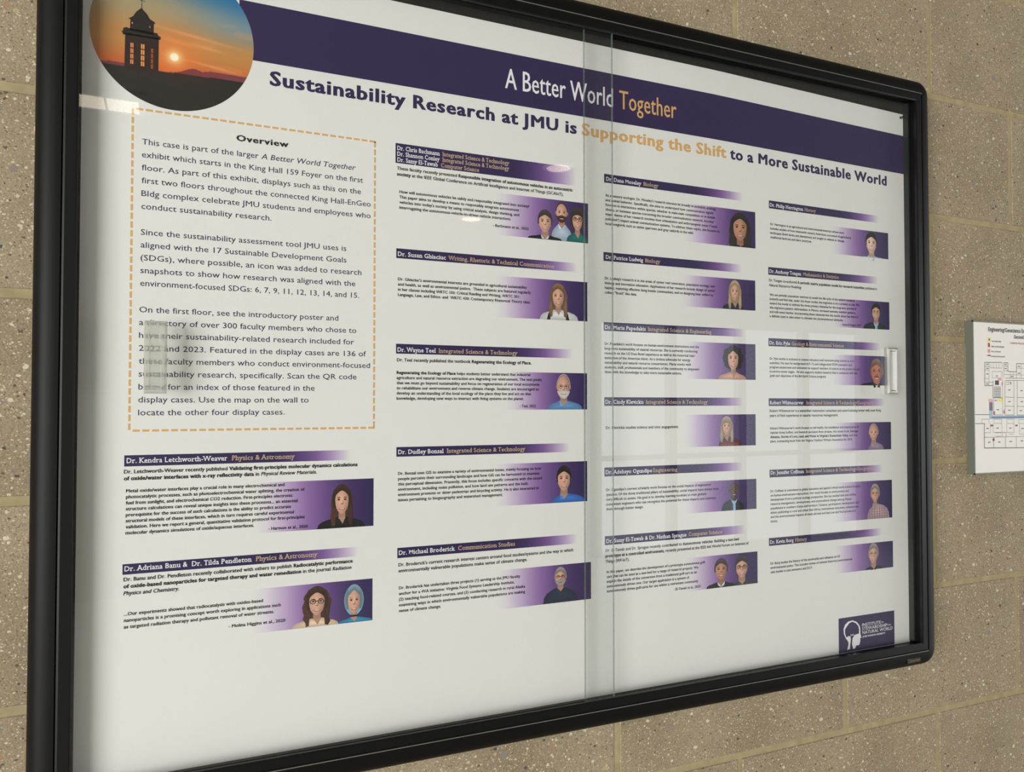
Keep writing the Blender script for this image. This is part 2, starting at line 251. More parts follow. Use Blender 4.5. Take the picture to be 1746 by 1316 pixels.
OVERVIEW = [(-1.1835, -0.2478, 0.01337, 0.005900000000000001, [(-0.9627, 'This case is part of the larger _A Better World Together_'), (-0.9543, 'exhibit which starts in the King Hall 159 Foyer on the first'), (-0.9566, 'floor. As part of this exhibit, displays such as this on the'), (-0.9452, 'first two floors throughout the connected King Hall-EnGeo'), (-0.9452, 'Bldg complex celebrate JMU students and employees who'), (-1.0549, 'conduct sustainability research.')]), (-1.1837, -0.3413, 0.01316, 0.005900000000000001, [(-0.973, 'Since the sustainability assessment tool JMU uses is'), (-0.9728, 'aligned with the 17 Sustainable Development Goals'), (-0.9556, '(SDGs), where possible, an icon was added to research'), (-0.9626, 'snapshots to show how research was aligned with the'), (-0.9582, 'environment-focused SDGs: 6, 7, 9, 11, 12, 13, 14, and 15.')]), (-1.1843, -0.421, 0.01319, 0.005900000000000001, [(-0.9817, 'On the first floor, see the introductory poster and'), (-0.9612, 'a directory of over 300 faculty members who chose to'), (-0.9636, 'have their sustainability-related research included for'), (-0.9499, '2022 and 2023. Featured in the display cases are 136 of'), (-0.9453, 'these faculty members who conduct environment-focused'), (-0.9607, 'sustainability research, specifically. Scan the QR code'), (-1.0075, 'below for an index of those featured in the'), (-1.014, 'display cases. Use the map on the wall to'), (-1.0398, 'locate the other four display cases.')])]
OVERVIEW_HEAD = (-1.092, -0.2313, -1.0371, 0.0063)
MAP_LINES = [((0.1086, -0.4444), (0.1526, -0.4434), 2), ((0.1086, -0.4444), (0.1077, -0.4838), 2), ((0.1077, -0.4838), (0.1288, -0.4836), 2), ((0.1195, -0.4442), (0.1186, -0.4837), 1), ((0.1084, -0.4512), (0.1193, -0.451), 1), ((0.1083, -0.4577), (0.1192, -0.4575), 1), ((0.1079, -0.4718), (0.1189, -0.4716), 1), ((0.1078, -0.4778), (0.129, -0.4776), 1), ((0.1231, -0.446), (0.1229, -0.4533), 1), ((0.1229, -0.4533), (0.1524, -0.4533), 1), ((0.1304, -0.4459), (0.1302, -0.4532), 1), ((0.1378, -0.4457), (0.1376, -0.4531), 1), ((0.1452, -0.4456), (0.145, -0.4529), 1), ((0.1526, -0.4434), (0.1524, -0.4533), 1), ((0.1275, -0.4593), (0.1523, -0.4591), 1), ((0.1275, -0.4593), (0.1273, -0.4703), 1), ((0.1523, -0.4591), (0.152, -0.4695), 1), ((0.1273, -0.4703), (0.142, -0.4701), 1), ((0.1575, -0.4441), (0.1683, -0.4438), 2), ((0.1575, -0.4441), (0.1569, -0.4699), 1), ((0.1683, -0.4438), (0.168, -0.4586), 2), ((0.1581, -0.4502), (0.1682, -0.45), 1), ((0.1579, -0.4576), (0.168, -0.4574), 1), ((0.1578, -0.464), (0.1679, -0.4638), 1), ((0.168, -0.4586), (0.1911, -0.459), 2), ((0.1914, -0.4446), (0.1911, -0.459), 2), ((0.1914, -0.4446), (0.2268, -0.4443), 2), ((0.2036, -0.4448), (0.2031, -0.4692), 1), ((0.1912, -0.4525), (0.2111, -0.4527), 1), ((0.1748, -0.4593), (0.1745, -0.4701), 1), ((0.1823, -0.4591), (0.1821, -0.47), 1), ((0.1911, -0.459), (0.1908, -0.4699), 1), ((0.1679, -0.4643), (0.2109, -0.4641), 1), ((0.1614, -0.4703), (0.2262, -0.4702), 1.4), ((0.1613, -0.4742), (0.2261, -0.4739), 1.4), ((0.129, -0.4751), (0.1284, -0.5043), 2), ((0.1284, -0.5043), (0.1531, -0.5042), 1.4), ((0.1539, -0.4704), (0.1524, -0.5336), 1), ((0.1601, -0.4747), (0.1588, -0.5336), 1.4), ((0.1839, -0.4745), (0.1824, -0.5338), 1.4), ((0.1926, -0.4743), (0.1912, -0.5338), 1.4), ((0.1595, -0.503), (0.1832, -0.5034), 1.4), ((0.1591, -0.5184), (0.1828, -0.519), 1.4), ((0.1919, -0.5036), (0.2254, -0.504), 1.4), ((0.1915, -0.519), (0.225, -0.5195), 1.4), ((0.1588, -0.5336), (0.1824, -0.534), 1.4), ((0.1912, -0.5341), (0.2246, -0.5345), 1.4), ((0.1302, -0.5043), (0.1295, -0.5335), 1.2), ((0.1295, -0.5332), (0.1524, -0.5336), 1.2), ((0.0826, -0.5327), (0.1193, -0.5329), 2), ((0.0822, -0.5478), (0.1063, -0.548), 2), ((0.0992, -0.5405), (0.1173, -0.5407), 1), ((0.0992, -0.5405), (0.0991, -0.548), 1), ((0.1173, -0.5407), (0.1171, -0.5482), 1), ((0.1055, -0.548), (0.1046, -0.5892), 2.4), ((0.1046, -0.5892), (0.2232, -0.5912), 2.6), ((0.1287, -0.5711), (0.1283, -0.5893), 1.6), ((0.159, -0.5716), (0.1586, -0.5899), 1.4), ((0.188, -0.5714), (0.1875, -0.5906), 1.4), ((0.105, -0.5712), (0.2237, -0.5715), 1.2), ((0.1301, -0.5408), (0.1497, -0.5409), 1), ((0.1301, -0.5408), (0.1299, -0.548), 1), ((0.1497, -0.5409), (0.1495, -0.5482), 1), ((0.1299, -0.548), (0.1495, -0.5482), 1), ((0.1634, -0.541), (0.1823, -0.5412), 1), ((0.1634, -0.541), (0.1633, -0.5484), 1), ((0.1823, -0.5412), (0.1821, -0.5486), 1), ((0.1633, -0.5484), (0.1821, -0.5486), 1), ((0.1948, -0.542), (0.2244, -0.5423), 1), ((0.1948, -0.542), (0.1946, -0.5487), 1), ((0.1946, -0.5487), (0.2242, -0.549), 1), ((0.1052, -0.5635), (0.1204, -0.5637), 1), ((0.1208, -0.5482), (0.1204, -0.5637), 1), ((0.1281, -0.5483), (0.1278, -0.5633), 1), ((0.1278, -0.5633), (0.1499, -0.5636), 1), ((0.1502, -0.5485), (0.1499, -0.5636), 1), ((0.1633, -0.5486), (0.1629, -0.5638), 1), ((0.1629, -0.5638), (0.1817, -0.5641), 1), ((0.1821, -0.5488), (0.1817, -0.5641), 1), ((0.1973, -0.55), (0.1968, -0.5673), 1), ((0.1968, -0.5673), (0.2238, -0.5677), 1), ((0.1332, -0.5639), (0.148, -0.5641), 1), ((0.1331, -0.5699), (0.1479, -0.5697), 1), ((0.151, -0.5636), (0.161, -0.5638), 1.4), ((0.151, -0.5636), (0.1508, -0.5707), 1.4), ((0.161, -0.5638), (0.1609, -0.5709), 1.4), ((0.1685, -0.5669), (0.1816, -0.5671), 1), ((0.1619, -0.4772), (0.1706, -0.4771), 1), ((0.1618, -0.4811), (0.1705, -0.481), 1), ((0.1706, -0.4746), (0.1705, -0.481), 1)]
MAP_FILLS = [((0.1438, -0.5048), (0.1537, -0.5106), (225, 215, 60)), ((0.142, -0.4696), (0.1512, -0.4749), (215, 150, 150)), ((0.117, -0.5063), (0.1282, -0.5111), (215, 160, 160)), ((0.1345, -0.4746), (0.1443, -0.4823), (40, 40, 42)), ((0.1187, -0.5116), (0.1275, -0.5262), (96, 100, 130)), ((0.1187, -0.5261), (0.1272, -0.5395), (150, 178, 196)), ((0.1185, -0.5349), (0.2245, -0.5403), (150, 178, 196)), ((0.1236, -0.5366), (0.2245, -0.5388), (90, 100, 130)), ((0.1289, -0.5274), (0.1332, -0.533), (190, 80, 80)), ((0.1548, -0.5258), (0.1584, -0.5312), (200, 110, 110)), ((0.1211, -0.5499), (0.1276, -0.5529), (140, 50, 55)), ((0.1858, -0.5506), (0.1918, -0.5536), (150, 60, 65)), ((0.1264, -0.5732), (0.1307, -0.5777), (90, 25, 35)), ((0.1519, -0.4773), (0.1536, -0.4834), (200, 90, 90)), ((0.1744, -0.4765), (0.1765, -0.481), (120, 40, 45)), ((0.1179, -0.4019), (0.1243, -0.4085), (215, 205, 60)), ((0.1173, -0.4109), (0.1226, -0.4181), (165, 40, 45)), ((0.1171, -0.4214), (0.1228, -0.4278), (215, 130, 135)), ((0.1161, -0.4311), (0.1241, -0.4334), (110, 70, 130)), ((0.1196, -0.4038), (0.1225, -0.4066), (40, 40, 20)), ((0.119, -0.514), (0.127, -0.515), (150, 60, 70)), ((0.1189, -0.5169), (0.1269, -0.5179), (150, 60, 70)), ((0.1189, -0.5199), (0.1269, -0.5208), (150, 60, 70)), ((0.1188, -0.5228), (0.1268, -0.5237), (150, 60, 70)), ((0.1314, -0.4853), (0.1491, -0.4861), (90, 90, 92)), ((0.1313, -0.4873), (0.149, -0.4881), (90, 90, 92)), ((0.1313, -0.4892), (0.149, -0.4901), (90, 90, 92)), ((0.1312, -0.4912), (0.1489, -0.492), (90, 90, 92)), ((0.1312, -0.4931), (0.1489, -0.494), (90, 90, 92)), ((0.1311, -0.4951), (0.1488, -0.4959), (90, 90, 92)), ((0.1311, -0.497), (0.1488, -0.4979), (90, 90, 92)), ((0.131, -0.499), (0.1487, -0.4998), (90, 90, 92)), ((0.131, -0.5009), (0.1487, -0.5018), (90, 90, 92)), ((0.131, -0.5028), (0.1487, -0.5038), (90, 90, 92)), ((0.1118, -0.4632), (0.1176, -0.4646), (85, 85, 88)), ((0.1362, -0.4663), (0.1421, -0.4676), (85, 85, 88)), ((0.168, -0.4899), (0.174, -0.4913), (85, 85, 88)), ((0.2006, -0.4909), (0.2067, -0.4924), (85, 85, 88)), ((0.1375, -0.5238), (0.1433, -0.5253), (85, 85, 88)), ((0.1679, -0.5101), (0.1739, -0.5116), (85, 85, 88)), ((0.2009, -0.51), (0.207, -0.5115), (85, 85, 88)), ((0.1676, -0.5248), (0.1735, -0.5263), (85, 85, 88)), ((0.1978, -0.5257), (0.2039, -0.5272), (85, 85, 88)), ((0.1104, -0.5556), (0.1162, -0.5571), (85, 85, 88)), ((0.136, -0.5552), (0.1419, -0.5567), (85, 85, 88)), ((0.1695, -0.5556), (0.1755, -0.5571), (85, 85, 88)), ((0.2017, -0.5567), (0.2078, -0.5583), (85, 85, 88)), ((0.1143, -0.579), (0.1201, -0.5806), (85, 85, 88)), ((0.1399, -0.5791), (0.1458, -0.5806), (85, 85, 88)), ((0.1701, -0.5787), (0.176, -0.5803), (85, 85, 88)), ((0.1992, -0.5782), (0.2053, -0.5798), (85, 85, 88)), ((0.1121, -0.4467), (0.1179, -0.4481), (85, 85, 88)), ((0.112, -0.4538), (0.1178, -0.4551), (85, 85, 88)), ((0.1114, -0.4802), (0.1172, -0.4816), (85, 85, 88)), ((0.1327, -0.508), (0.1385, -0.5094), (85, 85, 88)), ((0.1589, -0.4465), (0.1649, -0.4479), (85, 85, 88)), ((0.1588, -0.4531), (0.1647, -0.4545), (85, 85, 88)), ((0.1947, -0.4487), (0.2008, -0.4501), (85, 85, 88)), ((0.1945, -0.4607), (0.2005, -0.4621), (85, 85, 88)), ((0.1753, -0.4664), (0.1814, -0.4678), (85, 85, 88))]
MAP_TEXT = [(0.1188, -0.3907, 0.2097, 0.0066, 'Engineering/Geoscience Emergency', 'Engineering/Geoscience E', (30, 30, 32)), (0.1856, -0.4011, 0.2113, 0.006, 'Second Floor', 'Second', (30, 30, 32)), (0.1752, -0.4108, 0.213, 0.0027, 'CAMPUS POLICE', 'CAMPUS POLICE', (170, 60, 65)), (0.1265, -0.4089, 0.1516, 0.0022, 'YOU ARE HERE', 'YOU ARE HERE', (60, 60, 62)), (0.1255, -0.418, 0.1596, 0.0022, 'FIRE EXTINGUISHER', 'FIRE EXTINGUISHER', (60, 60, 62)), (0.1253, -0.4265, 0.1501, 0.0022, 'PULL STATION', 'PULL STATION', (60, 60, 62)), (0.1252, -0.4348, 0.1611, 0.0022, 'EVACUATION ROUTE', 'EVACUATION ROUTE', (60, 60, 62))]
# ---------------------------------------------------------------- materials
def nodes(m): return m.node_tree.nodes, m.node_tree.links
def print_mat(name, rough=0.5):
    m = material(name, rough=rough, spec=0.25); n, l = nodes(m)
    a = n.new('ShaderNodeAttribute'); a.attribute_name = 'Col'; l.new(a.outputs['Color'], n['Principled BSDF'].inputs['Base Color']); return m
PAPER_C = (224, 223, 217)
def paper_mat(name, col):
    m = material(name, col, 0.55, 0.25); n, l = nodes(m)
    g = n.new('ShaderNodeNewGeometry'); t = n.new('ShaderNodeTexNoise'); t.inputs['Scale'].default_value = 7; t.inputs['Detail'].default_value = 2
    bp = n.new('ShaderNodeBump'); bp.inputs['Strength'].default_value = 0.12; bp.inputs['Distance'].default_value = 0.01
    l.new(g.outputs['Position'], t.inputs['Vector']); l.new(t.outputs['Fac'], bp.inputs['Height']); l.new(bp.outputs['Normal'], n['Principled BSDF'].inputs['Normal'])
    return m
M_paper = paper_mat('poster_paper', PAPER_C)
M_print = print_mat('colour_print')
M_ink = material('black_ink', (34, 34, 38), 0.5, 0.25); M_navy = material('navy_ink', (42, 46, 76), 0.5, 0.25)
M_purple = material('purple_ink', (48, 36, 76), 0.45, 0.25); M_gold = material('gold_ink', (212, 166, 104), 0.5, 0.25)
M_gold2 = material('pale_gold_ink', (190, 164, 132), 0.5, 0.25); M_white = material('white_ink', (232, 230, 228), 0.5, 0.25)
M_frame = material('black_anodised_frame', (11, 11, 10), 0.5, 0.16)
M_face = material('black_door_trim', (8, 9, 9), 0.4, 0.25)
M_line = material('bare_metal_line', (150, 148, 138), 0.4, 0.5, 0.6)
M_liner = material('black_felt_liner', (34, 34, 30), 0.9, 0.2)
def felt():
    n, l = nodes(M_liner); g = n.new('ShaderNodeNewGeometry'); w = n.new('ShaderNodeTexWave'); w.inputs['Scale'].default_value = 180; w.inputs['Distortion'].default_value = 3
    bp = n.new('ShaderNodeBump'); bp.inputs['Strength'].default_value = 0.4; bp.inputs['Distance'].default_value = 0.0006
    l.new(g.outputs['Position'], w.inputs['Vector']); l.new(w.outputs['Fac'], bp.inputs['Height']); l.new(bp.outputs['Normal'], n['Principled BSDF'].inputs['Normal'])
felt()
def glass_mat():
    m = bpy.data.materials.new('door_glass'); m.use_nodes = True; n, l = nodes(m); n.clear()
    o = n.new('ShaderNodeOutputMaterial'); mx = n.new('ShaderNodeMixShader'); tr = n.new('ShaderNodeBsdfTransparent'); gl = n.new('ShaderNodeBsdfGlossy')
    fr = n.new('ShaderNodeFresnel'); g = n.new('ShaderNodeNewGeometry'); mi = n.new('ShaderNodeMix'); mi.data_type = 'FLOAT'
    mi.inputs[2].default_value = 1.5; mi.inputs[3].default_value = 1/1.5
    l.new(g.outputs['Backfacing'], mi.inputs[0]); l.new(mi.outputs[0], fr.inputs['IOR']); l.new(fr.outputs[0], mx.inputs[0])
    tr.inputs[0].default_value = (0.990, 0.994, 0.991, 1); gl.inputs['Roughness'].default_value = 0.0
    l.new(tr.outputs[0], mx.inputs[1]); l.new(gl.outputs[0], mx.inputs[2]); l.new(mx.outputs[0], o.inputs[0]); return m
M_glass = glass_mat()
M_edge = material('polished_glass_edge', (96, 108, 100), 0.2, 0.5)
def see_through(m, k):
    n, l = nodes(m); o = n['Material Output']; mx = n.new('ShaderNodeMixShader'); tr = n.new('ShaderNodeBsdfTransparent'); mx.inputs[0].default_value = k
    l.new(n['Principled BSDF'].outputs[0], mx.inputs[1]); l.new(tr.outputs[0], mx.inputs[2]); l.new(mx.outputs[0], o.inputs[0])
see_through(M_edge, 0.35)
def acrylic():
    m = bpy.data.materials.new('clear_acrylic'); m.use_nodes = True; n, l = nodes(m); n.clear()
    o = n.new('ShaderNodeOutputMaterial'); mx = n.new('ShaderNodeMixShader'); rf = n.new('ShaderNodeBsdfRefraction'); df = n.new('ShaderNodeBsdfDiffuse')
    rf.inputs['Roughness'].default_value = 0.34; rf.inputs['IOR'].default_value = 1.12; rf.inputs['Color'].default_value = (0.97, 0.97, 0.94, 1)
    df.inputs[0].default_value = lin((160, 158, 147)); mx.inputs[0].default_value = 0.27
    gl = n.new('ShaderNodeBsdfGlossy'); gl.inputs['Roughness'].default_value = 0.2; m2 = n.new('ShaderNodeMixShader'); m2.inputs[0].default_value = 0.03
    tp = n.new('ShaderNodeBsdfTransparent'); m3 = n.new('ShaderNodeMixShader'); m3.inputs[0].default_value = 0.26; tp.inputs[0].default_value = (0.96, 0.96, 0.94, 1)
    l.new(rf.outputs[0], m3.inputs[1]); l.new(tp.outputs[0], m3.inputs[2]); l.new(m3.outputs[0], mx.inputs[1]); l.new(df.outputs[0], mx.inputs[2]); l.new(mx.outputs[0], m2.inputs[1]); l.new(gl.outputs[0], m2.inputs[2]); l.new(m2.outputs[0], o.inputs[0]); return m
M_acrylic = acrylic()
def block_mat():
    m = material('ground_face_masonry', (150, 138, 112), 0.85, 0.25); n, l = nodes(m); b = n['Principled BSDF']
    g = n.new('ShaderNodeNewGeometry'); oi = n.new('ShaderNodeObjectInfo')
    off = n.new('ShaderNodeVectorMath'); off.operation = 'SCALE'; off.inputs[0].default_value = (3.1, 1.7, 5.3); l.new(oi.outputs['Random'], off.inputs['Scale'])
    ad = n.new('ShaderNodeVectorMath'); l.new(g.outputs['Position'], ad.inputs[0]); l.new(off.outputs[0], ad.inputs[1])
    dn = n.new('ShaderNodeTexNoise'); dn.inputs['Scale'].default_value = 260; l.new(ad.outputs[0], dn.inputs['Vector'])
    ds = n.new('ShaderNodeVectorMath'); ds.operation = 'MULTIPLY_ADD'; ds.inputs[1].default_value = (0.003,)*3; l.new(dn.outputs['Color'], ds.inputs[0]); l.new(ad.outputs[0], ds.inputs[2])
    P = ds.outputs[0]
    ns = n.new('ShaderNodeTexNoise'); ns.inputs['Scale'].default_value = 9; ns.inputs['Detail'].default_value = 3; l.new(P, ns.inputs['Vector'])
    r0 = n.new('ShaderNodeValToRGB'); e = r0.color_ramp.elements; e[0].position = 0.3; e[0].color = lin((138, 124, 99)); e[1].position = 0.75; e[1].color = lin((156, 142, 116))
    l.new(ns.outputs['Fac'], r0.inputs[0]); col = r0.outputs[0]
    fn = n.new('ShaderNodeTexNoise'); fn.inputs['Scale'].default_value = 520; fn.inputs['Detail'].default_value = 2; l.new(P, fn.inputs['Vector'])
    rf = n.new('ShaderNodeValToRGB'); e = rf.color_ramp.elements; e[0].position = 0.33; e[0].color = (0.76, 0.75, 0.74, 1); e[1].position = 0.66; e[1].color = (1.18, 1.18, 1.18, 1)
    l.new(fn.outputs['Fac'], rf.inputs[0]); mm = n.new('ShaderNodeMix'); mm.data_type = 'RGBA'; mm.blend_type = 'MULTIPLY'; mm.inputs[0].default_value = 0.75
    l.new(col, mm.inputs[6]); l.new(rf.outputs[0], mm.inputs[7]); col = mm.outputs[2]
    hs = []
    def chips(scale, size, stops, seed):
        nonlocal col
        mp = n.new('ShaderNodeMapping'); mp.inputs['Location'].default_value = (seed, seed*1.3, seed*0.7); mp.inputs['Rotation'].default_value = (seed, seed*0.5, seed*2.1); mp.inputs['Scale'].default_value = (1, 0.8, 1.25)
        l.new(P, mp.inputs['Vector'])
        v = n.new('ShaderNodeTexVoronoi'); v.inputs['Scale'].default_value = scale; l.new(mp.outputs[0], v.inputs['Vector'])
        sp = n.new('ShaderNodeSeparateColor'); l.new(v.outputs['Color'], sp.inputs[0])
        rr = n.new('ShaderNodeValToRGB'); rr.color_ramp.interpolation = 'CONSTANT'
        el = rr.color_ramp.elements
        while len(el) < len(stops): el.new(0.5)
        for k, (p, c) in enumerate(stops): el[k].position = p; el[k].color = (lin(c) if c else (0, 0, 0, 0))[:3] + ((1,) if c else (0,))
        l.new(sp.outputs[0], rr.inputs[0])
        th = n.new('ShaderNodeMath'); th.operation = 'MULTIPLY'; l.new(sp.outputs[1], th.inputs[0]); th.inputs[1].default_value = size
        lt = n.new('ShaderNodeMath'); lt.operation = 'LESS_THAN'; l.new(v.outputs['Distance'], lt.inputs[0]); l.new(th.outputs[0], lt.inputs[1])
        fa = n.new('ShaderNodeMath'); fa.operation = 'MULTIPLY'; l.new(lt.outputs[0], fa.inputs[0]); l.new(rr.outputs['Alpha'], fa.inputs[1])
        mx = n.new('ShaderNodeMix'); mx.data_type = 'RGBA'; l.new(fa.outputs[0], mx.inputs[0]); l.new(col, mx.inputs[6]); l.new(rr.outputs['Color'], mx.inputs[7]); col = mx.outputs[2]
        hs.append(fa.outputs[0])
    N = None
    chips(470, 0.56, [(0, (184, 173, 146)), (0.34, N), (0.62, (112, 100, 80)), (0.78, N)], 0.3)
    chips(270, 0.50, [(0, (196, 186, 160)), (0.14, N), (0.40, (134, 124, 108)), (0.50, N), (0.60, (96, 84, 68)), (0.66, N)], 1.7)
    chips(140, 0.42, [(0, (200, 192, 168)), (0.06, N), (0.20, (132, 122, 112)), (0.29, N), (0.36, (160, 112, 80)), (0.38, N), (0.50, (84, 76, 72)), (0.53, N), (0.6, (176, 156, 116)), (0.63, N)], 4.1)
    chips(78, 0.38, [(0, (134, 124, 114)), (0.08, N), (0.30, (192, 186, 168)), (0.32, N), (0.5, (158, 126, 98)), (0.52, N)], 7.9)
    l.new(col, b.inputs['Base Color'])
    bp = n.new('ShaderNodeBump'); bp.inputs['Strength'].default_value = 0.5; bp.inputs['Distance'].default_value = 0.0012
    l.new(fn.outputs['Fac'], bp.inputs['Height']); l.new(bp.outputs['Normal'], b.inputs['Normal'])
    return m
M_block = block_mat()
def mortar_mat():
    m = material('sand_mortar', (160, 148, 112), 0.9, 0.2); n, l = nodes(m); b = n['Principled BSDF']
    g = n.new('ShaderNodeNewGeometry'); t = n.new('ShaderNodeTexNoise'); t.inputs['Scale'].default_value = 60; t.inputs['Detail'].default_value = 4
    r = n.new('ShaderNodeValToRGB'); r.color_ramp.elements[0].position = 0.3; r.color_ramp.elements[0].color = lin((146, 133, 100)); r.color_ramp.elements[1].position = 0.75; r.color_ramp.elements[1].color = lin((168, 155, 119))
    l.new(g.outputs['Position'], t.inputs['Vector']); l.new(t.outputs['Fac'], r.inputs[0]); l.new(r.outputs[0], b.inputs['Base Color'])
    bp = n.new('ShaderNodeBump'); bp.inputs['Strength'].default_value = 0.4; bp.inputs['Distance'].default_value = 0.002; l.new(t.outputs['Fac'], bp.inputs['Height']); l.new(bp.outputs['Normal'], b.inputs['Normal'])
    return m
M_mortar = mortar_mat()
# ---------------------------------------------------------------- the hall
U = 0.2032
XA, XB = -4.9, 6.5
m = MB(); m.box(XA, XB, 0.0012, 0.12, 0, 2.75); wall = tag(m.build('wall_front', M_mortar), kind='structure')
bm_ = MB(); J = 0.0048
bm_.box(J, 2*U-J, 0, 0.06, J, U-J, bev=0.0009); block_me = None
k = -4
for k in range(-4, 10):
    par = 0 if k % 2 else 1
    zb = Z0-(k+1)*U
    if zb+U > 2.76: continue
    X = -16+par
    while X*U < 3.2:
        if X*U > -3.2:
            if block_me is None:
                o = bm_.build('masonry_block', M_block); block_me = o.data
            else:
                o = bpy.data.objects.new('masonry_block', block_me); COL.objects.link(o)
            o.location = (X*U, random.uniform(-0.0004, 0.0004), zb); o.parent = wall
        X += 2
m = MB(); m.box(XA, XB, -6.1, 0.0, -0.1, 0); tag(m.build('floor', material('polished_floor', (176, 172, 164), 0.35)), kind='structure')
m = MB(); m.box(XA, XB, -6.1, 0.0, 2.75, 2.85); tag(m.build('ceiling', material('ceiling_tile', (122, 120, 114), 0.8)), kind='structure')
M_plaster = material('hall_plaster', (100, 97, 90), 0.8)
m = MB(); m.box(XA, 2.72, -6.1, -6.0, 0, 2.75); m.box(2.72, XB, -6.1, -6.0, 2.42, 2.75); tag(m.build('wall_back', M_plaster), kind='structure')
m = MB(); m.box(XA-0.1, XA, -6.1, -5.45, 0, 2.75); m.box(XA-0.1, XA, -1.95, 0.12, 0, 2.75); m.box(XA-0.1, XA, -5.45, -1.95, 2.62, 2.75); m.box(XA-0.1, XA, -5.45, -1.95, 0, 0.28); tag(m.build('wall_left', M_plaster), kind='structure')
m = MB(); m.box(XB, XB+0.1, -6.1, -4.3, 0, 2.75); m.box(XB, XB+0.1, -0.9, 0.12, 0, 2.75); m.box(XB, XB+0.1, -4.3, -0.9, 2.55, 2.75); m.box(XB, XB+0.1, -4.3, -0.9, 0, 0.25); tag(m.build('wall_right', M_plaster), kind='structure')
M_alu = material('dark_window_frame', (70, 70, 68), 0.4)
wf = MB()
for x in (2.75, 3.66, 4.57, 5.48, 6.38): wf.box(x-0.035, x+0.035, -5.98, -5.86, 0, 2.42)
wf.box(2.75, 6.38, -5.98, -5.88, 2.34, 2.42); wf.box(2.75, 6.38, -5.98, -5.88, 0.95, 1.0)
tag(wf.build('window_1', M_alu), kind='structure')
def emis(name, col, s):
    mm = bpy.data.materials.new(name); mm.use_nodes = True; b = mm.node_tree.nodes['Principled BSDF']
    b.inputs['Emission Color'].default_value = lin(col); b.inputs['Emission Strength'].default_value = s; b.inputs['Base Color'].default_value = lin(col); return mm
M_lamp = emis('lamp_glow', (255, 236, 205), 5.0); M_tube = emis('tube_glow', (255, 240, 215), 4.2)
for i, (x, y, lab) in enumerate([(0.69, -2.74, 'round recessed ceiling downlight nearest the wall'), (0.67, -3.96, 'round recessed ceiling downlight further from the wall')]):
    t = empty('ceiling_downlight', (x, y, 2.75)); tag(t, lab, 'light', 'downlights')
    n_ = 28; v = [(0, 0, -0.006)] + [(0.062*math.cos(a*2*PI/n_), 0.062*math.sin(a*2*PI/n_), -0.006) for a in range(n_)]
    mesh_obj('diffuser', v, [(0, 1+(a+1) % n_, 1+a) for a in range(n_)], M_lamp, t)
    v = []; f = []
    for rr, zz in ((0.062, -0.004), (0.072, -0.010), (0.082, -0.001)):
        v += [(rr*math.cos(a*2*PI/n_), rr*math.sin(a*2*PI/n_), zz) for a in range(n_)]
    for q in range(2):
        for a in range(n_): f.append((q*n_+a, q*n_+(a+1) % n_, (q+1)*n_+(a+1) % n_, (q+1)*n_+a))
    mesh_obj('trim_ring', v, f, material('white_trim', (225, 225, 222), 0.4), t)
t = empty('linear_ceiling_light', (-1.83, -2.650, 2.75)); tag(t, 'long rectangular ceiling light with cross blades', 'light')
m = MB()
for a in range(9): m.box(-0.56+a*0.125, -0.56+a*0.125+0.115, -0.07, 0.07, -0.029, -0.026)
m.build('diffuser', M_tube, t)
m = MB(); m.box(-0.575, 0.575, -0.085, -0.072, -0.0305, -0.001); m.box(-0.575, 0.575, 0.072, 0.085, -0.0305, -0.001); m.build('housing', material('fixture_white', (220, 220, 216), 0.5), t)
# ---------------------------------------------------------------- display case
CX0, CX1, CZ0, CZ1 = -1.2776, -0.0372, -0.9262, 0.0050
def ring(d, seg=8, Rr=0.027):
    """outline of the rounded frame inset by d ; 4*(seg+1) points, corner by corner, clockwise from upper left"""
    r = max(Rr-d, 0.0); pts = []
    for cx, cz, a0 in ((CX0+max(Rr, d), CZ1-max(Rr, d), PI), (CX1-max(Rr, d), CZ1-max(Rr, d), PI/2), (CX1-max(Rr, d), CZ0+max(Rr, d), 0), (CX0+max(Rr, d), CZ0+max(Rr, d), -PI/2)):
        for i in range(seg+1):
            a = a0-(PI/2)*i/seg; pts.append((cx+r*math.cos(a), cz+r*math.sin(a)))
    return pts
case = empty('display_case', (-0.657, 0, Z0-0.46)); tag(case, 'wide black-framed glass display case with sliding doors on the block wall', 'display case')
def P_(o): return o
def frame_rails(profile, name, mat, seg=8, smooth=True, only=None):
    rings = [(ring(d, seg), y) for d, y in profile]; n = 4*(seg+1); half = seg//2
    spans = [('top', half, seg+1+half), ('right', seg+1+half, 2*(seg+1)+half), ('bottom', 2*(seg+1)+half, 3*(seg+1)+half), ('left', 3*(seg+1)+half, 4*(seg+1)+half)]
    for nm, a, b in spans:
        if only and nm not in only: continue
        v = []; f = []; w = b-a+1
        for pts, y in rings:
            for i in range(a, b+1):
                x, z = pts[i % n]; v.append((x+0.657, -y, z+0.46))
        for q in range(len(rings)-1):
            for i in range(w-1): f.append((q*w+i, (q+1)*w+i, (q+1)*w+i+1, q*w+i+1))
        o = mesh_obj(name, v, f, mat, case, smooth=smooth)
        if smooth:
            o.data.set_sharp_from_angle(angle=math.radians(38))
frame_rails([(0.0005, 0.0), (0.0, 0.012), (0.0003, 0.018), (0.0018, 0.0235), (0.005, 0.0285), (0.0095, 0.0318), (0.015, 0.0338), (0.021, 0.0345), (0.0246, 0.0345), (0.0248, 0.031)], 'frame_rail', M_frame)
frame_rails([(0.0248, 0.031), (0.0249, 0.0349), (0.0256, 0.0349), (0.0257, 0.032)], 'metal_seam', M_line, smooth=False, only=('top', 'bottom'))
frame_rails([(0.0257, 0.031), (0.0258, 0.0335), (0.0278, 0.0346), (0.0370, 0.0346), (0.0385, 0.0338), (0.0385, 0.0300), (0.0345, 0.0295), (0.0345, 0.0085)], 'door_trim', M_face, smooth=False)
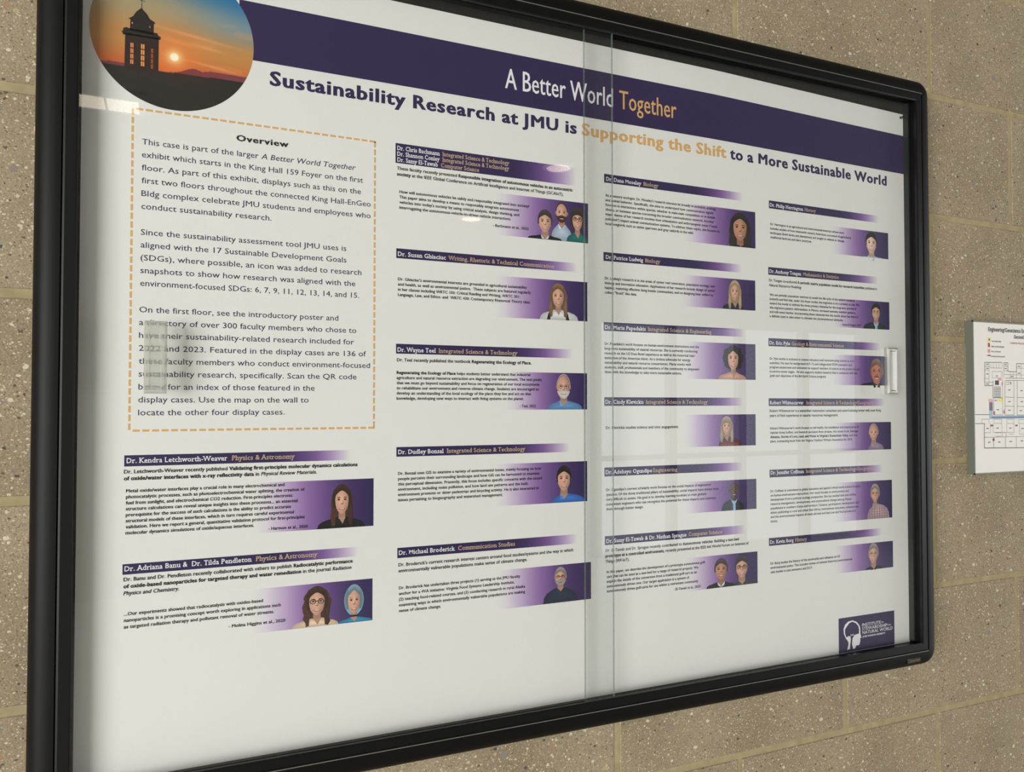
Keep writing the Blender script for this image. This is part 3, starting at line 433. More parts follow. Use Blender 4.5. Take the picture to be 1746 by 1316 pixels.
def cbox(name, mat, x0, x1, y0, y1, z0, z1, bev=0, parent=case, org=(-0.657, 0, -0.46)):
    m = MB(); m.box(x0-org[0], x1-org[0], -y1, -y0, z0-org[2], z1-org[2], bev); return m.build(name, mat, parent)
cbox('back_panel', M_liner, CX0+0.03, CX1-0.03, 0.0, 0.010, CZ0+0.03, CZ1-0.03)
# glass channel strips
iL, iR, iB, iT = CX0+0.0385, CX1-0.0385, CZ0+0.0385, CZ1-0.0385
for z in (iB-0.0038, iT+0.0018):
    cbox('glass_track', M_face, iL-0.003, iR+0.003, 0.0275, 0.0292, z, z+0.002)
    cbox('glass_track', M_face, iL-0.003, iR+0.003, 0.0215, 0.0230, z, z+0.002)
cbox('side_gasket', material('dark_gasket', (24, 27, 26), 0.5), iR-0.0030, iR-0.0005, 0.0125, 0.0215, iB, iT)
def door(x0, x1, y, edge_side, handle, hlab):
    o = empty('glass_door', (x0+0.657, -y, 0.0)); o.parent = case
    m = MB(); m.box(0, x1-x0, -0.002, 0.002, iB-0.002+0.46, iT+0.002+0.46)
    g = m.build('glass_pane', M_glass, o)
    me = g.data; me.materials.append(M_edge); me.materials.append(M_face)
    for p in me.polygons:
        if abs(p.normal.x) > 0.9: p.material_index = 1 if p.normal.x*edge_side > 0 else 2
    hx0, hx1, hz0, hz1 = handle
    a, b = hx0-x0, hx1-x0; z0, z1 = hz0+0.46, hz1+0.46
    # finger pull: bevelled bar with a shallow scoop in its face
    v = []; f = []
    for (k, yy) in ((0.0006, 0.0), (0.0, -0.0012), (0.0, -0.0055), (0.0022, -0.0078), (0.0045, -0.0078), (0.0060, -0.0058)):
        v += [(a+k, -0.0021+yy, z0+k), (b-k, -0.0021+yy, z0+k), (b-k, -0.0021+yy, z1-k), (a+k, -0.0021+yy, z1-k)]
    f.append((0, 1, 2, 3))
    for r_ in range(5):
        for i in range(4):
            j = (i+1) % 4; f.append((r_*4+i, (r_+1)*4+i, (r_+1)*4+j, r_*4+j))
    f.append((23, 22, 21, 20))
    h = mesh_obj('finger_pull', v, f, M_acrylic, o); h['label'] = hlab
    return o
door(iL-0.003, -0.6334, 0.0305, 1, (-1.1788, -1.1578, -0.5045, -0.4318), 'clear acrylic finger pull with a scooped face')
door(-0.6716, iR+0.003, 0.0245, -1, (-0.1435, -0.1215, -0.4995, -0.4280), 'clear acrylic finger pull with a scooped face')
# maker's badge on the lower rail
bd = MB(); bd.box(-0.1090+0.657, -0.0805+0.657, -0.0347, -0.030, -0.9158+0.46, -0.9075+0.46, bev=0.0008); bd_o = bd.build('maker_badge', material('badge_black', (16, 15, 12), 0.3), case)
tx = Text(); tx.line('uartet', -0.1020, -0.0835, -0.9132, 0.0030, -0.0350, 'b'); 
n_ = 18
b0 = len(tx.v)
for rr in (0.0024, 0.0017):
    for a in range(n_): tx.v.append((-0.1050+rr*math.cos(a*2*PI/n_), -0.0350, -0.9117+rr*1.15*math.sin(a*2*PI/n_)+Z0))
for a in range(n_): tx.f.append((b0+a, b0+(a+1) % n_, b0+n_+(a+1) % n_, b0+n_+a))
tx.v += [(-0.1048, -0.0350, -0.9122+Z0), (-0.1040, -0.0350, -0.9122+Z0), (-0.1024, -0.0350, -0.9142+Z0), (-0.1033, -0.0350, -0.9142+Z0)]; q = len(tx.v); tx.f.append((q-4, q-3, q-2, q-1))
tx.v = [(x+0.657, y, z-Z0+0.46) for x, y, z in tx.v]
tx.build('lettering', material('badge_gold', (112, 100, 66), 0.4), bd_o)
# ---------------------------------------------------------------- poster
YP = -0.0120; Y1 = YP-0.00005; Y2 = YP-0.0001; YT = YP-0.0001
poster = empty('poster', (0, 0, 0)); tag(poster, 'large white and purple research poster behind the glass of the case', 'poster')
v = []; f = []; NX, NZ = 48, 36
PX0, PX1, PZ0, PZ1 = -1.2385, -0.0770, -0.8920, -0.0422
for j in range(NZ+1):
    for i in range(NX+1):
        x = PX0+(PX1-PX0)*i/NX; z = PZ1+(PZ0-PZ1)*j/NZ; v.append((x, YP, z+warp(x, z)+Z0))
for j in range(NZ):
    for i in range(NX):
        a = j*(NX+1)+i; f.append((a, a+NX+1, a+NX+2, a+1))
mesh_obj('paper_sheet', v, f, M_paper, poster, smooth=True)
def strip(name, x0, x1, z0, z1, y, mat, parent, n=24, stops=None):
    v = []; f = []; c = []
    xs = [x0+(x1-x0)*i/n for i in range(n+1)]
    for i, x in enumerate(xs):
        v += [(x, y, z0+warp(x, z0)+Z0), (x, y, z1+warp(x, z1)+Z0)]
        if stops:
            t = i/n
            for k in range(len(stops)-1):
                if t <= stops[k+1][0]+1e-9:
                    u = (t-stops[k][0])/(stops[k+1][0]-stops[k][0]); cc = tuple(stops[k][1][q]*(1-u)+stops[k+1][1][q]*u for q in range(3)); break
            c += [lin(cc)]*2
        if i: f.append((2*i-2, 2*i, 2*i+1, 2*i-1))
    # faces wound to look at the viewer (-y)
    return mesh_obj(name, v, f, mat, parent, c or None)
strip('title_banner', -1.0900, PX1, -0.1410, -0.0770, Y1, M_purple, poster, 40)
tx = Text(); tx.line('A Better World', -0.7766, -0.6207, -0.1216, 0.0250, YT, 't'); tx.build('title_lettering', M_white, poster)
tx = Text(); tx.line('Together', -0.6110, -0.5190, -0.1216, 0.0245, YT, 't'); o = tx.build('title_lettering', M_gold, poster); o['label'] = 'gold word of the title'
tx = Text(); tx.line('Sustainability Research at JMU is', -1.0580, -0.6752, -0.1650, 0.0152, YT, 'm'); tx.build('subtitle_lettering', M_purple, poster)
tx = Text(); tx.line('to a More Sustainable World', -0.4272, -0.1162, -0.1650, 0.0152, YT, 'm')
tx.build('subtitle_lettering', M_purple, poster)
tx = Text(); tx.line('Supporting the Shift', -0.6683, -0.4335, -0.1650, 0.0152, YT, 'm'); o = tx.build('subtitle_lettering', M_gold, poster); o['label'] = 'gold words of the subtitle'
# round photograph of a bell tower at sunset
CXc, CZc, CR = -1.1538, -0.1291, 0.0789
def mixc(a, b, t): t = min(max(t, 0), 1); return tuple(a[i]*(1-t)+b[i]*t for i in range(3))
def ss(a, b, t): t = min(max((t-a)/(b-a), 0), 1); return t*t*(3-2*t)
def sky(u, w):
    top = mixc((88, 120, 132), (28, 104, 160), ss(-0.7, 0.5, u)); mid = mixc((160, 146, 112), (120, 142, 150), ss(-0.3, 1, u)); warm = (190, 134, 72); hot = (198, 100, 46)
    c = mixc(hot, warm, ss(-0.5, -0.15, w)); c = mixc(c, mid, ss(-0.15, 0.35-0.1*u, w)); c = mixc(c, top, ss(0.3-0.1*u, 0.85-0.15*u, w))
    cl = math.sin(7*u+9*w)+math.sin(23*w+3*u+1.3)+0.7*math.sin(41*w-5*u); 
    if w < 0.35: c = mixc(c, (226, 150, 92), 0.28*ss(0.6, 2.0, cl)*ss(-0.2, 0.4, u))
    for (a, b, la, lb) in ((0.05, -0.08, 0.22, 0.030), (0.42, -0.10, 0.16, 0.022), (0.25, 0.03, 0.5, 0.02), (0.4, -0.33, 0.35, 0.016)):
        q = ((u-a)/la)**2+((w-b+0.12*(u-a))/lb)**2; c = mixc(c, (226, 160, 108), 0.75*math.exp(-q))
    d = math.hypot(u, w+0.29); c = mixc(c, (236, 122, 54), 0.7*math.exp(-(d/0.34)**2)); c = mixc(c, (255, 214, 150), math.exp(-(d/0.095)**2)); c = mixc(c, (255, 246, 218), ss(0.062, 0.04, d))
    hz = -0.50+0.035*u
    hill = hz+0.085*math.exp(-((u-0.24)/0.16)**2)+0.05*ss(-0.25, -0.6, u)+0.075*ss(0.3, 0.5, u)-0.02*ss(0.6, 1, u)
    if w < hill: c = mixc((132, 50, 50), (120, 60, 66), ss(-0.5, 1, abs(u)))
    if w < hz - 0.01*u: c = mixc((36, 34, 30), (66, 38, 28), 0.5*math.exp(-((u-0.1)/0.4)**2)*ss(-0.75, -0.5, w))
    return c
v = []; f = []; c = []; N = 180
idx = {}
for j in range(N+1):
    for i in range(N+1):
        u = -1+2*i/N; w = -1+2*j/N; d = math.hypot(u, w)
        if d > 1.02: continue
        if d > 1: u /= d; w /= d
        idx[(i, j)] = len(v); x = CXc+u*CR; z = CZc+w*CR; v.append((x, Y2, z+Z0)); c.append(lin(sky(u, w)))
for j in range(N):
    for i in range(N):
        q = [(i, j), (i+1, j), (i+1, j+1), (i, j+1)]; q = [idx[p] for p in q if p in idx]
        if len(q) >= 3: f.append(tuple(q))
ph = mesh_obj('round_photo', v, f, M_print, poster, c); ph['label'] = 'round sunset photo of a bell tower'
m = MB(); T = (34, 30, 26); yy = Y2-0.0001
def Zp(pts): return [(x, z+Z0) for x, z in pts]
m.poly(Zp([(-1.2006, -0.1720), (-1.1690, -0.1720), (-1.1688, -0.1350), (-1.2002, -0.1350)]), yy, (44, 28, 22))
m.poly(Zp([(-1.2034, -0.1338), (-1.2020, -0.1372), (-1.1675, -0.1365), (-1.1668, -0.1335), (-1.1740, -0.1300), (-1.1960, -0.1295)]), yy, T)
m.poly(Zp([(-1.2020, -0.1335), (-1.2020, -0.1305), (-1.1990, -0.1290), (-1.1965, -0.1300), (-1.1965, -0.1340)]), yy-1e-5, T)
m.poly(Zp([(-1.1735, -0.1340), (-1.1735, -0.1300), (-1.1700, -0.1300), (-1.1695, -0.1340)]), yy-1e-5, T)
m.poly(Zp([(-1.1958, -0.1320), (-1.1738, -0.1325), (-1.1735, -0.1195), (-1.1955, -0.1185)]), yy, T)
m.poly(Zp([(-1.1978, -0.1200), (-1.1930, -0.1165), (-1.1900, -0.1110), (-1.1870, -0.1080), (-1.1852, -0.1062), (-1.1835, -0.1085), (-1.1800, -0.1120), (-1.1775, -0.1165), (-1.1728, -0.1190), (-1.1722, -0.1206)]), yy-1e-5, T)
m.poly(Zp([(-1.1855, -0.1065), (-1.1848, -0.1065), (-1.1850, -0.0960), (-1.1853, -0.0960)]), yy, T)
m.poly(Zp([(-1.1880, -0.0985), (-1.1820, -0.0995), (-1.1820, -0.0989), (-1.1880, -0.0978)]), yy-1e-5, T)
for wx, zt, zb, hw, cc in ((-1.1938, -0.1445, -0.1672, 0.0015, (214, 132, 84)), (-1.1838, -0.1440, -0.1680, 0.0017, (226, 146, 78)), (-1.1750, -0.1470, -0.1690, 0.0010, (170, 76, 40))):
    for q in range(4):
        a = zt-(zt-zb)*q/4; b_ = a-(zt-zb)/4*0.82
        for sx in (-1, 1):
            m.poly(Zp([(wx+sx*hw*0.55-hw*0.42, b_), (wx+sx*hw*0.55+hw*0.42, b_), (wx+sx*hw*0.55+hw*0.42, a), (wx+sx*hw*0.55-hw*0.42, a)]), yy-5e-5, cc)
m.poly(Zp([(-1.1945, -0.1240), (-1.1935, -0.1250), (-1.1930, -0.1235), (-1.1938, -0.1225)]), yy-6e-5, (190, 140, 96)); m.poly(Zp([(-1.1780, -0.1255), (-1.1768, -0.1260), (-1.1768, -0.1240), (-1.1780, -0.1238)]), yy-6e-5, (170, 110, 80))
o = m.build('bell_tower', M_print, ph); o['label'] = 'dark silhouette of a bell tower'
# dashed gold border
m = MB(); BX0, BX1, BZ0, BZ1 = -1.1922, -0.9404, -0.5421, -0.2118; pitch_ = 0.00897; dl = 0.0066; th = 0.0011
x = BX1
def seg(x0, x1, z0, z1): m.poly([(x0, z0+Z0), (x1, z0+Z0), (x1, z1+Z0), (x0, z1+Z0)], Y1)
while x > BX0+0.003:
    for z in (BZ0, BZ1): seg(max(x-dl, BX0-0.001), x+(0.001 if x == BX1 else 0), z-th, z+th)
    x -= pitch_
z = BZ1
while z > BZ0+0.003:
    for xx in (BX0, BX1): seg(xx-th, xx+th, max(z-dl, BZ0), z)
    z -= pitch_
m.build('dashed_border', M_gold, poster)
tx = Text()
for (x, z, p, cap, lines) in OVERVIEW:
    for i, (xe, s) in enumerate(lines): tx.line(s, x, xe, z-i*p, cap*0.98, YT)
tx.build('overview_text', M_navy, poster)
tx = Text(); x, z, xe, cap = OVERVIEW_HEAD; tx.line('Overview', x, xe, z, cap, YT, 'm'); tx.build('overview_heading', M_ink, poster)
DK = (48, 36, 76)
BAR = [(0, DK), (0.64, DK), (0.74, (78, 56, 106)), (0.84, (124, 92, 148)), (0.93, (184, 164, 196)), (1.0, PAPER_C)]
PAN = [(0, PAPER_C), (0.10, (216, 208, 216)), (0.25, (186, 164, 196)), (0.42, (142, 108, 162)), (0.60, (100, 72, 128)), (0.78, (66, 48, 94)), (1.0, (48, 36, 78))]
# ---------------------------------------------------------------- printed portraits
HAIR = dict(brown=(62, 42, 34), lightbrown=(124, 94, 70), dark=(40, 34, 32), darkgrey=(66, 60, 58), grey=(142, 136, 130), white=(208, 200, 190), blond=(172, 148, 112), greyblond=(158, 142, 120), blue=(118, 172, 192), browngrey=(120, 100, 84))
def ell(cx, cz, rx, rz, n=22, a0=0, a1=2*PI):
    return [(cx+rx*math.cos(a0+(a1-a0)*i/n), cz+rz*math.sin(a0+(a1-a0)*i/n)) for i in range(n if a1-a0 > 6.2 else n+1)]
def sh(c, k): return tuple(min(255, max(0, v*k)) for v in c)
def portrait(m, p, bot, yb):
    cx, zt, zc, a, sl, sr, st = p; st = st.split(); kind, hair = st[0], HAIR.get(st[1], (60, 50, 45)) if st[1] in HAIR else (60, 50, 45)
    a *= 1.08; zt += Z0; zc += Z0; bot = bot+Z0; H = zt-zc; e = 8e-6; y = [yb]
    def L(): y[0] -= e; return y[0]
    skin = (206, 160, 136)
    if 'darkskin' in st: skin = (92, 66, 54)
    if 'tan' in st: skin = (184, 132, 106)
    if 'red' in st and kind[0] == 'm': skin = (190, 116, 94)
    if 'pale' in st: skin = (222, 188, 168)
    shirts = dict(black=(34, 32, 34), cream=(224, 196, 168), teal=(52, 134, 172), lightblue=(176, 190, 206), green=(38, 108, 104), white=(216, 216, 214), blue=(98, 142, 188), brightblue=(60, 112, 186), navy=(44, 52, 70), charcoal=(62, 62, 62), paleblue=(166, 190, 202), suit=(40, 44, 46), mauve=(150, 128, 152), plaid=(186, 166, 170), skin=skin, red=(94, 44, 48))
    shirt = (60, 60, 66)
    for s in st[2:]:
        if s in shirts: shirt = shirts[s]; break
    neckz = zc+0.02*H
    # long hair behind the shoulders
    if kind in ('w_long', 'w_curly', 'w_bangslong'):
        low = max(zc-0.55*H, bot+0.0005); w = 1.42 if kind != 'w_curly' else 1.6
        pts = [(cx+w*a*math.cos(t)*(0.9 if math.sin(t) > 0 else 1), zc+0.52*H+(0.49*H if math.sin(t) > 0 else 0.9*H)*math.sin(t)) for t in [i*2*PI/28 for i in range(28)]]
        pts = [(x, max(z, low)) for x, z in pts]
        if kind == 'w_curly': pts = [(x+0.08*a*math.sin(40*z/H), z) for x, z in pts]
        m.poly2(pts, L(), sh(hair, 0.9), sh(hair, 1.25 if hair[0] < 100 else 0.85))
    if kind in ('w_bob', 'w_bob2', 'w_bangs'):
        w = {'w_bob': 1.38, 'w_bob2': 1.7, 'w_bangs': 1.3}[kind]
        pts = [(cx+w*a*math.cos(t), zc+0.5*H+(0.52 if math.sin(t) > 0 else 0.55)*H*math.sin(t)) for t in [i*2*PI/28 for i in range(28)]]
        if kind == 'w_bob2': pts = [(x+0.1*a*math.sin(i*2.1), z+0.03*H*math.cos(i*1.7)) for i, (x, z) in enumerate(pts)]
        m.poly2(pts, L(), sh(hair, 0.85), hair)
    # shoulders
    sm = (sl+sr)/2; top = neckz-0.16*H
    if top < bot+0.001: top = bot+0.004
    hgt = top-bot
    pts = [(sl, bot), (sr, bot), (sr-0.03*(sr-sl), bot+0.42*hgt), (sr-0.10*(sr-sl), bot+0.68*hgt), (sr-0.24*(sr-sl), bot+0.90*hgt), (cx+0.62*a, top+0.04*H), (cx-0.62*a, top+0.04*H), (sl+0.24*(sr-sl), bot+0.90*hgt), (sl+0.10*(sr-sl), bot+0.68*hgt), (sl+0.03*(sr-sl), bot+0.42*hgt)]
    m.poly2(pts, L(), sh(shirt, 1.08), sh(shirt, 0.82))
    if 'plaid' in st:
        yy = L(); 
        for i in range(1, 9):
            x = sl+(sr-sl)*i/9; zz = bot+0.55*hgt if i in (1, 8) else bot+0.85*hgt
            m.poly([(x-0.0006, bot), (x+0.0006, bot), (x+0.0004, zz), (x-0.0008, zz)], yy, (150, 92, 102) if i % 2 else (120, 118, 132))
        yy = L()
        for i in range(1, 5):
            zz = bot+hgt*i/6; q = 0.04*(sr-sl)+i*0.01*(sr-sl); m.poly([(sl+q, zz), (sr-q, zz), (sr-q, zz+0.0008), (sl+q, zz+0.0008)], yy, (164, 104, 112))
    if 'straps' in st:
        yy = L()
        for s in (-1, 1): m.poly([(cx+s*1.45*a-0.25*a, bot), (cx+s*1.45*a+0.25*a, bot), (cx+s*1.25*a+0.2*a, bot+0.75*hgt), (cx+s*1.25*a-0.2*a, bot+0.75*hgt)], yy, (36, 36, 42))
    if 'red' in st and kind[0] == 'w':
        yy = L(); m.poly([(sl+0.1*(sr-sl), bot+0.1*hgt), (sr-0.1*(sr-sl), bot+0.1*hgt), (sr-0.2*(sr-sl), bot+0.35*hgt), (cx, bot+0.25*hgt), (sl+0.2*(sr-sl), bot+0.4*hgt)], yy, (132, 52, 52))
    # neck, neckline and collar
    nw = 0.52*a if kind[0] == 'm' else 0.42*a
    m.poly([(cx-nw, top-0.02*H), (cx+nw, top-0.02*H), (cx+nw*0.95, zc+0.2*H), (cx-nw*0.95, zc+0.2*H)], L(), sh(skin, 0.78))
    m.poly([(cx-nw*1.05, top+0.03*H), (cx+nw*1.05, top+0.03*H), (cx+0.1*a, max(top-0.2*H, bot+0.0004))], L(), sh(skin, 0.84))
    if shirt in ((34, 32, 34),) and 'collar' in st or 'lightbluecollar' in st:
        cc = (206, 212, 218) if 'collar' in st else (150, 180, 206); yy = L(); lo = max(bot+0.0003, top-0.42*H)
        m.poly([(cx-nw*1.2, top+0.05*H), (cx-nw*0.3, top-0.1*H), (cx, lo), (cx-nw*0.9, top-0.12*H)], yy, cc); m.poly([(cx+nw*1.2, top+0.05*H), (cx+nw*0.9, top-0.12*H), (cx, lo), (cx+nw*0.3, top-0.1*H)], yy, cc)
        if 'lightbluecollar' in st: m.poly([(cx-nw*0.45, bot), (cx+nw*0.55, bot), (cx+nw*0.5, top-0.08*H), (cx-nw*0.4, top-0.08*H)], L(), cc)
    elif kind[0] == 'm':
        yy = L(); cc = sh(shirt, 1.18)
        m.poly([(cx-nw*1.25, top+0.05*H), (cx-nw*0.1, top-0.17*H), (cx-nw*0.9, top-0.2*H)], yy, cc); m.poly([(cx+nw*1.25, top+0.05*H), (cx+nw*0.9, top-0.2*H), (cx+nw*0.1, top-0.17*H)], yy, sh(cc, 0.85))
    if 'choker' in st: m.poly([(cx-nw*1.1, top+0.05*H), (cx+nw*1.1, top+0.05*H), (cx+nw*1.0, top+0.11*H), (cx-nw*1.0, top+0.11*H)], L(), (26, 26, 30))
    # head
    fz = zc+0.47*H
    if kind[0] == 'm':
        yy = L()
        for s in (-1, 1): m.poly(ell(cx+s*0.98*a, fz-0.01*H, 0.13*a, 0.09*H, 10), yy, sh(skin, 0.82))
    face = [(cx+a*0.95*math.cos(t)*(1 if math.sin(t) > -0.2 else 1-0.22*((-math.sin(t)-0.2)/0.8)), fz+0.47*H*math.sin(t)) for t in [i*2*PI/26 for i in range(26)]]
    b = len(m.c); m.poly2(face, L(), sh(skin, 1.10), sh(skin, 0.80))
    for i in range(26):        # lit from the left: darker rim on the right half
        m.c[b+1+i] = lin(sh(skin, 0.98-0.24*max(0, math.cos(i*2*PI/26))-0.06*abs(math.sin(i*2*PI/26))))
    # beard / moustache
    bc = None
    if 'beard' in st: bc = (78, 52, 40)
    if 'greybeard' in st: bc = (168, 160, 154)
    if 'whitebeard' in st: bc = (218, 212, 204)
    if bc:
        pts = [(cx+0.97*a*math.cos(t)*(1-0.2*max(0, -math.sin(t))), zc+0.30*H+0.33*H*math.sin(t)) for t in [PI+i*PI/14 for i in range(15)]]
        pts += [(cx+0.55*a, zc+0.30*H), (cx+0.3*a, zc+0.34*H), (cx-0.3*a, zc+0.34*H), (cx-0.55*a, zc+0.30*H)]
        m.poly2(pts, L(), bc, sh(bc, 0.85))
    if 'moustache' in st: m.poly([(cx-0.42*a, zc+0.23*H), (cx+0.42*a, zc+0.23*H), (cx+0.25*a, zc+0.31*H), (cx-0.25*a, zc+0.31*H)], L(), (92, 74, 64))
    # features
    eye = (44, 32, 28) if 'darkskin' not in st else (24, 16, 14)
    yy = L()
    for s in (-1, 1):
        m.poly(ell(cx+s*0.40*a, fz+0.03*H, 0.20*a, 0.040*H, 10), yy, sh(skin, 0.70))
        m.poly([(cx+s*0.40*a-0.22*a, fz+0.085*H), (cx+s*0.40*a+0.22*a, fz+0.085*H), (cx+s*0.40*a+0.16*a, fz+0.115*H), (cx+s*0.40*a-0.16*a, fz+0.115*H)], yy, sh(mixc(hair, skin, 0.25), 0.8))
    yy = L()
    for s in (-1, 1): m.poly(ell(cx+s*0.40*a, fz+0.025*H, 0.12*a, 0.026*H, 10), yy, eye)
    m.poly([(cx+0.04*a, fz-0.13*H), (cx+0.22*a, fz-0.12*H), (cx+0.12*a, fz+0.04*H)], yy, sh(skin, 0.78)); m.poly(ell(cx, fz-0.125*H, 0.18*a, 0.018*H, 10), L(), sh(skin, 0.62))
    m.poly(ell(cx, zc+0.185*H, 0.40*a, 0.045*H, 14, PI, 2*PI)+[(cx+0.40*a, zc+0.195*H), (cx-0.40*a, zc+0.195*H)], L(), (150, 74, 70) if 'darkskin' not in st else (96, 44, 42))
    if 'greybeard' not in st: m.poly(ell(cx, zc+0.185*H, 0.28*a, 0.022*H, 12, PI, 2*PI)+[(cx+0.28*a, zc+0.19*H), (cx-0.28*a, zc+0.19*H)], L(), (226, 216, 208))
    if 'glasses' in st or 'glassesthin' in st:
        thick = 'glasses' in st; gc = (26, 24, 26) if thick else (98, 84, 78); k = 0.72 if thick else 0.84
        yy = L(); y2 = L()
        for s in (-1, 1):
            o_ = ell(cx+s*0.43*a, fz+0.015*H, 0.36*a, 0.088*H, 18); i_ = ell(cx+s*0.43*a, fz+0.015*H, 0.36*a*k, 0.088*H*k, 18); b = len(m.v)
            m.v += [(p_[0], yy, p_[1]) for p_ in o_+i_]; m.c += [lin(gc)]*36
            m.f += [(b+i, b+(i+1) % 18, b+18+(i+1) % 18, b+18+i) for i in range(18)]
        m.poly([(cx-0.10*a, fz+0.02*H), (cx+0.10*a, fz+0.02*H), (cx+0.10*a, fz+0.045*H), (cx-0.10*a, fz+0.045*H)], y2, gc)
    if kind in ('w_long', 'w_curly', 'w_bangslong'):     # locks falling in front of the shoulders
        yy = L(); lo = max(zc-(0.42 if kind != 'w_curly' else 0.5)*H, bot+0.0004)
        for s in (-1, 1):
            wv = 0.12*a if kind == 'w_curly' else 0.03*a
            pts = [(cx+s*0.86*a, fz+0.25*H), (cx+s*1.2*a, fz+0.2*H), (cx+s*1.33*a+wv, zc+0.2*H), (cx+s*1.42*a-wv, zc-0.1*H), (cx+s*1.36*a+wv, (zc-0.1*H+lo)/2), (cx+s*1.2*a, lo), (cx+s*0.86*a, lo+0.04*H), (cx+s*0.80*a, zc-0.05*H), (cx+s*0.88*a, zc+0.2*H)]
            m.poly2(pts, yy, sh(hair, 1.15), sh(hair, 1.35 if s < 0 and hair[0] < 90 else 0.9))
    # hair over the forehead
    def cap_(ro, rz, ri, hl, t0=-0.12, wave=0.0, hc=None):
        hc = hc or hair; yy = L(); n = 20; b = len(m.v); V = []
        for i in range(n+1):
            t = PI*t0+(PI-2*PI*t0)*i/n
            ox, oz = cx+ro*a*math.cos(t), zc+0.5*H+rz*H*math.sin(t)
            ix = cx+ri*a*math.cos(t); iz = min(zc+0.5*H+hl*H*(max(math.sin(t), -0.3))**1+wave*H*math.sin(5*t), oz-0.001*H)
            V += [(ox, yy, oz), (ix, yy, iz)]
            m.c += [lin(sh(hc, 1.15 if 0.3 < i/n < 0.7 else 0.95)), lin(sh(hc, 0.8))]
        m.v += V; m.f += [(b+2*i, b+2*i+1, b+2*i+3, b+2*i+2) for i in range(n)]
    if kind == 'm_short': cap_(1.08, 0.51, 0.88, 0.25, -0.09, 0.014)
    elif kind == 'm_recede': cap_(1.03, 0.50, 0.93, 0.43, 0.02)
    elif kind == 'm_bald':
        if 'shaved' not in st:
            cap_(1.04, 0.50, 0.95, 0.465, 0.0, hc=mixc(HAIR['white'], skin, 0.35))
    elif kind == 'w_short': cap_(1.14, 0.53, 0.90, 0.27, -0.12, 0.015)
    elif kind in ('w_bangs', 'w_bangslong'): cap_(1.2, 0.53, 0.85, 0.17, -0.2)
    elif kind == 'w_bob2': cap_(1.35, 0.54, 0.85, 0.26, -0.2, 0.03)
    elif kind == 'w_bob': cap_(1.3, 0.54, 0.88, 0.31, -0.2, 0.03, mixc(hair, (96, 84, 80), 0.35))
    else: cap_(1.22, 0.53, 0.84, 0.29, -0.18, 0.012)
INKS = dict(n=M_white, d=M_gold2)
for cd_ in CARDS:
    x0, x1, zt, zb = cd_['bar']
    bar = strip('name_bar', x0, x1, zb, zt, Y1, M_print, poster, 30, BAR)
    a = Text(); d = Text(); cap = 0.0050 if len(cd_['names']) < 3 else 0.0049
    for (sx, z, ex, t, ds, de, dt) in cd_['names']:
        a.line(t, sx, ex, z, cap, YT, 's'); d.line(dt, ds, de, z, cap, YT, 's')
    a.build('name_lettering', M_white, bar); d.build('department_lettering', M_gold2, bar)
    x0, x1, zt, zb = cd_['panel']
    pan = strip('photo_panel', x0, x1, zb, zt, Y1, M_print, poster, 30, PAN)
    for k_, p in enumerate(cd_['people']):
        m = MB(); portrait(m, p, zb, Y2-0.0001*k_)
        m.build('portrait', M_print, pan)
    for (x, z, p, cap, lines) in cd_['paras']:
        tx = Text()
        for i, (xe, s) in enumerate(lines): tx.line(s, x, xe, z-i*p, cap*0.98, YP-0.0004, 'p')
        tx.build('paragraph', M_ink, poster)
# emblem in the lower right corner
em = strip('emblem_panel', -0.2283, -0.1108, -0.8912, -0.8387, Y1, M_purple, poster, 6)
outer = [(-0.2141, -0.8698), (-0.2177, -0.8629), (-0.2183, -0.8553), (-0.2153, -0.8492), (-0.2086, -0.8452), (-0.1998, -0.8443), (-0.1910, -0.8477), (-0.1854, -0.8537), (-0.1837, -0.8594), (-0.1838, -0.8669)]
inner = [(-0.2130, -0.8688), (-0.2154, -0.8620), (-0.2152, -0.8560), (-0.2118, -0.8525), (-0.2065, -0.8478), (-0.2000, -0.8464), (-0.1935, -0.8490), (-0.1882, -0.8538), (-0.1864, -0.8594), (-0.1866, -0.8660)]
v = [(x, Y1-0.00006, z+Z0) for x, z in outer+inner]; n_ = len(outer)
mesh_obj('head_outline', v, [(i, i+1, n_+i+1, n_+i) for i in range(n_-1)], M_white, em)
m = MB(); yq = Y1-0.00006
m.poly(Zp([(-0.2141, -0.8698), (-0.2133, -0.8684), (-0.2070, -0.8672), (-0.2044, -0.8682), (-0.2036, -0.8735), (-0.2050, -0.8800), (-0.2058, -0.8868), (-0.2114, -0.8880), (-0.2084, -0.8791), (-0.2098, -0.8746)]), yq)
m.build('neck_shape', M_white, em)
m = MB(); m.poly(Zp([(-0.1990, -0.8878), (-0.2014, -0.8800), (-0.2002, -0.8715), (-0.1957, -0.8669), (-0.1868, -0.8656), (-0.1838, -0.8665), (-0.1817, -0.8721), (-0.1842, -0.8734), (-0.1840, -0.8767), (-0.1855, -0.8819), (-0.1870, -0.8833), (-0.1927, -0.8832), (-0.1948, -0.8872)]), yq)
m.build('face_shape', M_white, em)
m = MB()
for i in range(4): m.poly([(-0.2045+i*0.0022, -0.8650+Z0), (-0.2036+i*0.0022, -0.8650+Z0), (-0.2028+i*0.0016, -0.8676+Z0), (-0.2036+i*0.0016, -0.8676+Z0)], Y1-0.00015)
m.build('branches', M_white, em)
tx = Text()
tx.line('INSTITUTE', -0.1799, -0.1400, -0.8560, 0.0047, YT, 't'); tx.line('for', -0.1390, -0.1340, -0.8553, 0.0028, YT)
tx.line('STEWARDSHIP', -0.1800, -0.1265, -0.8618, 0.0047, YT, 't'); tx.line('of the', -0.1258, -0.1185, -0.8610, 0.0026, YT)
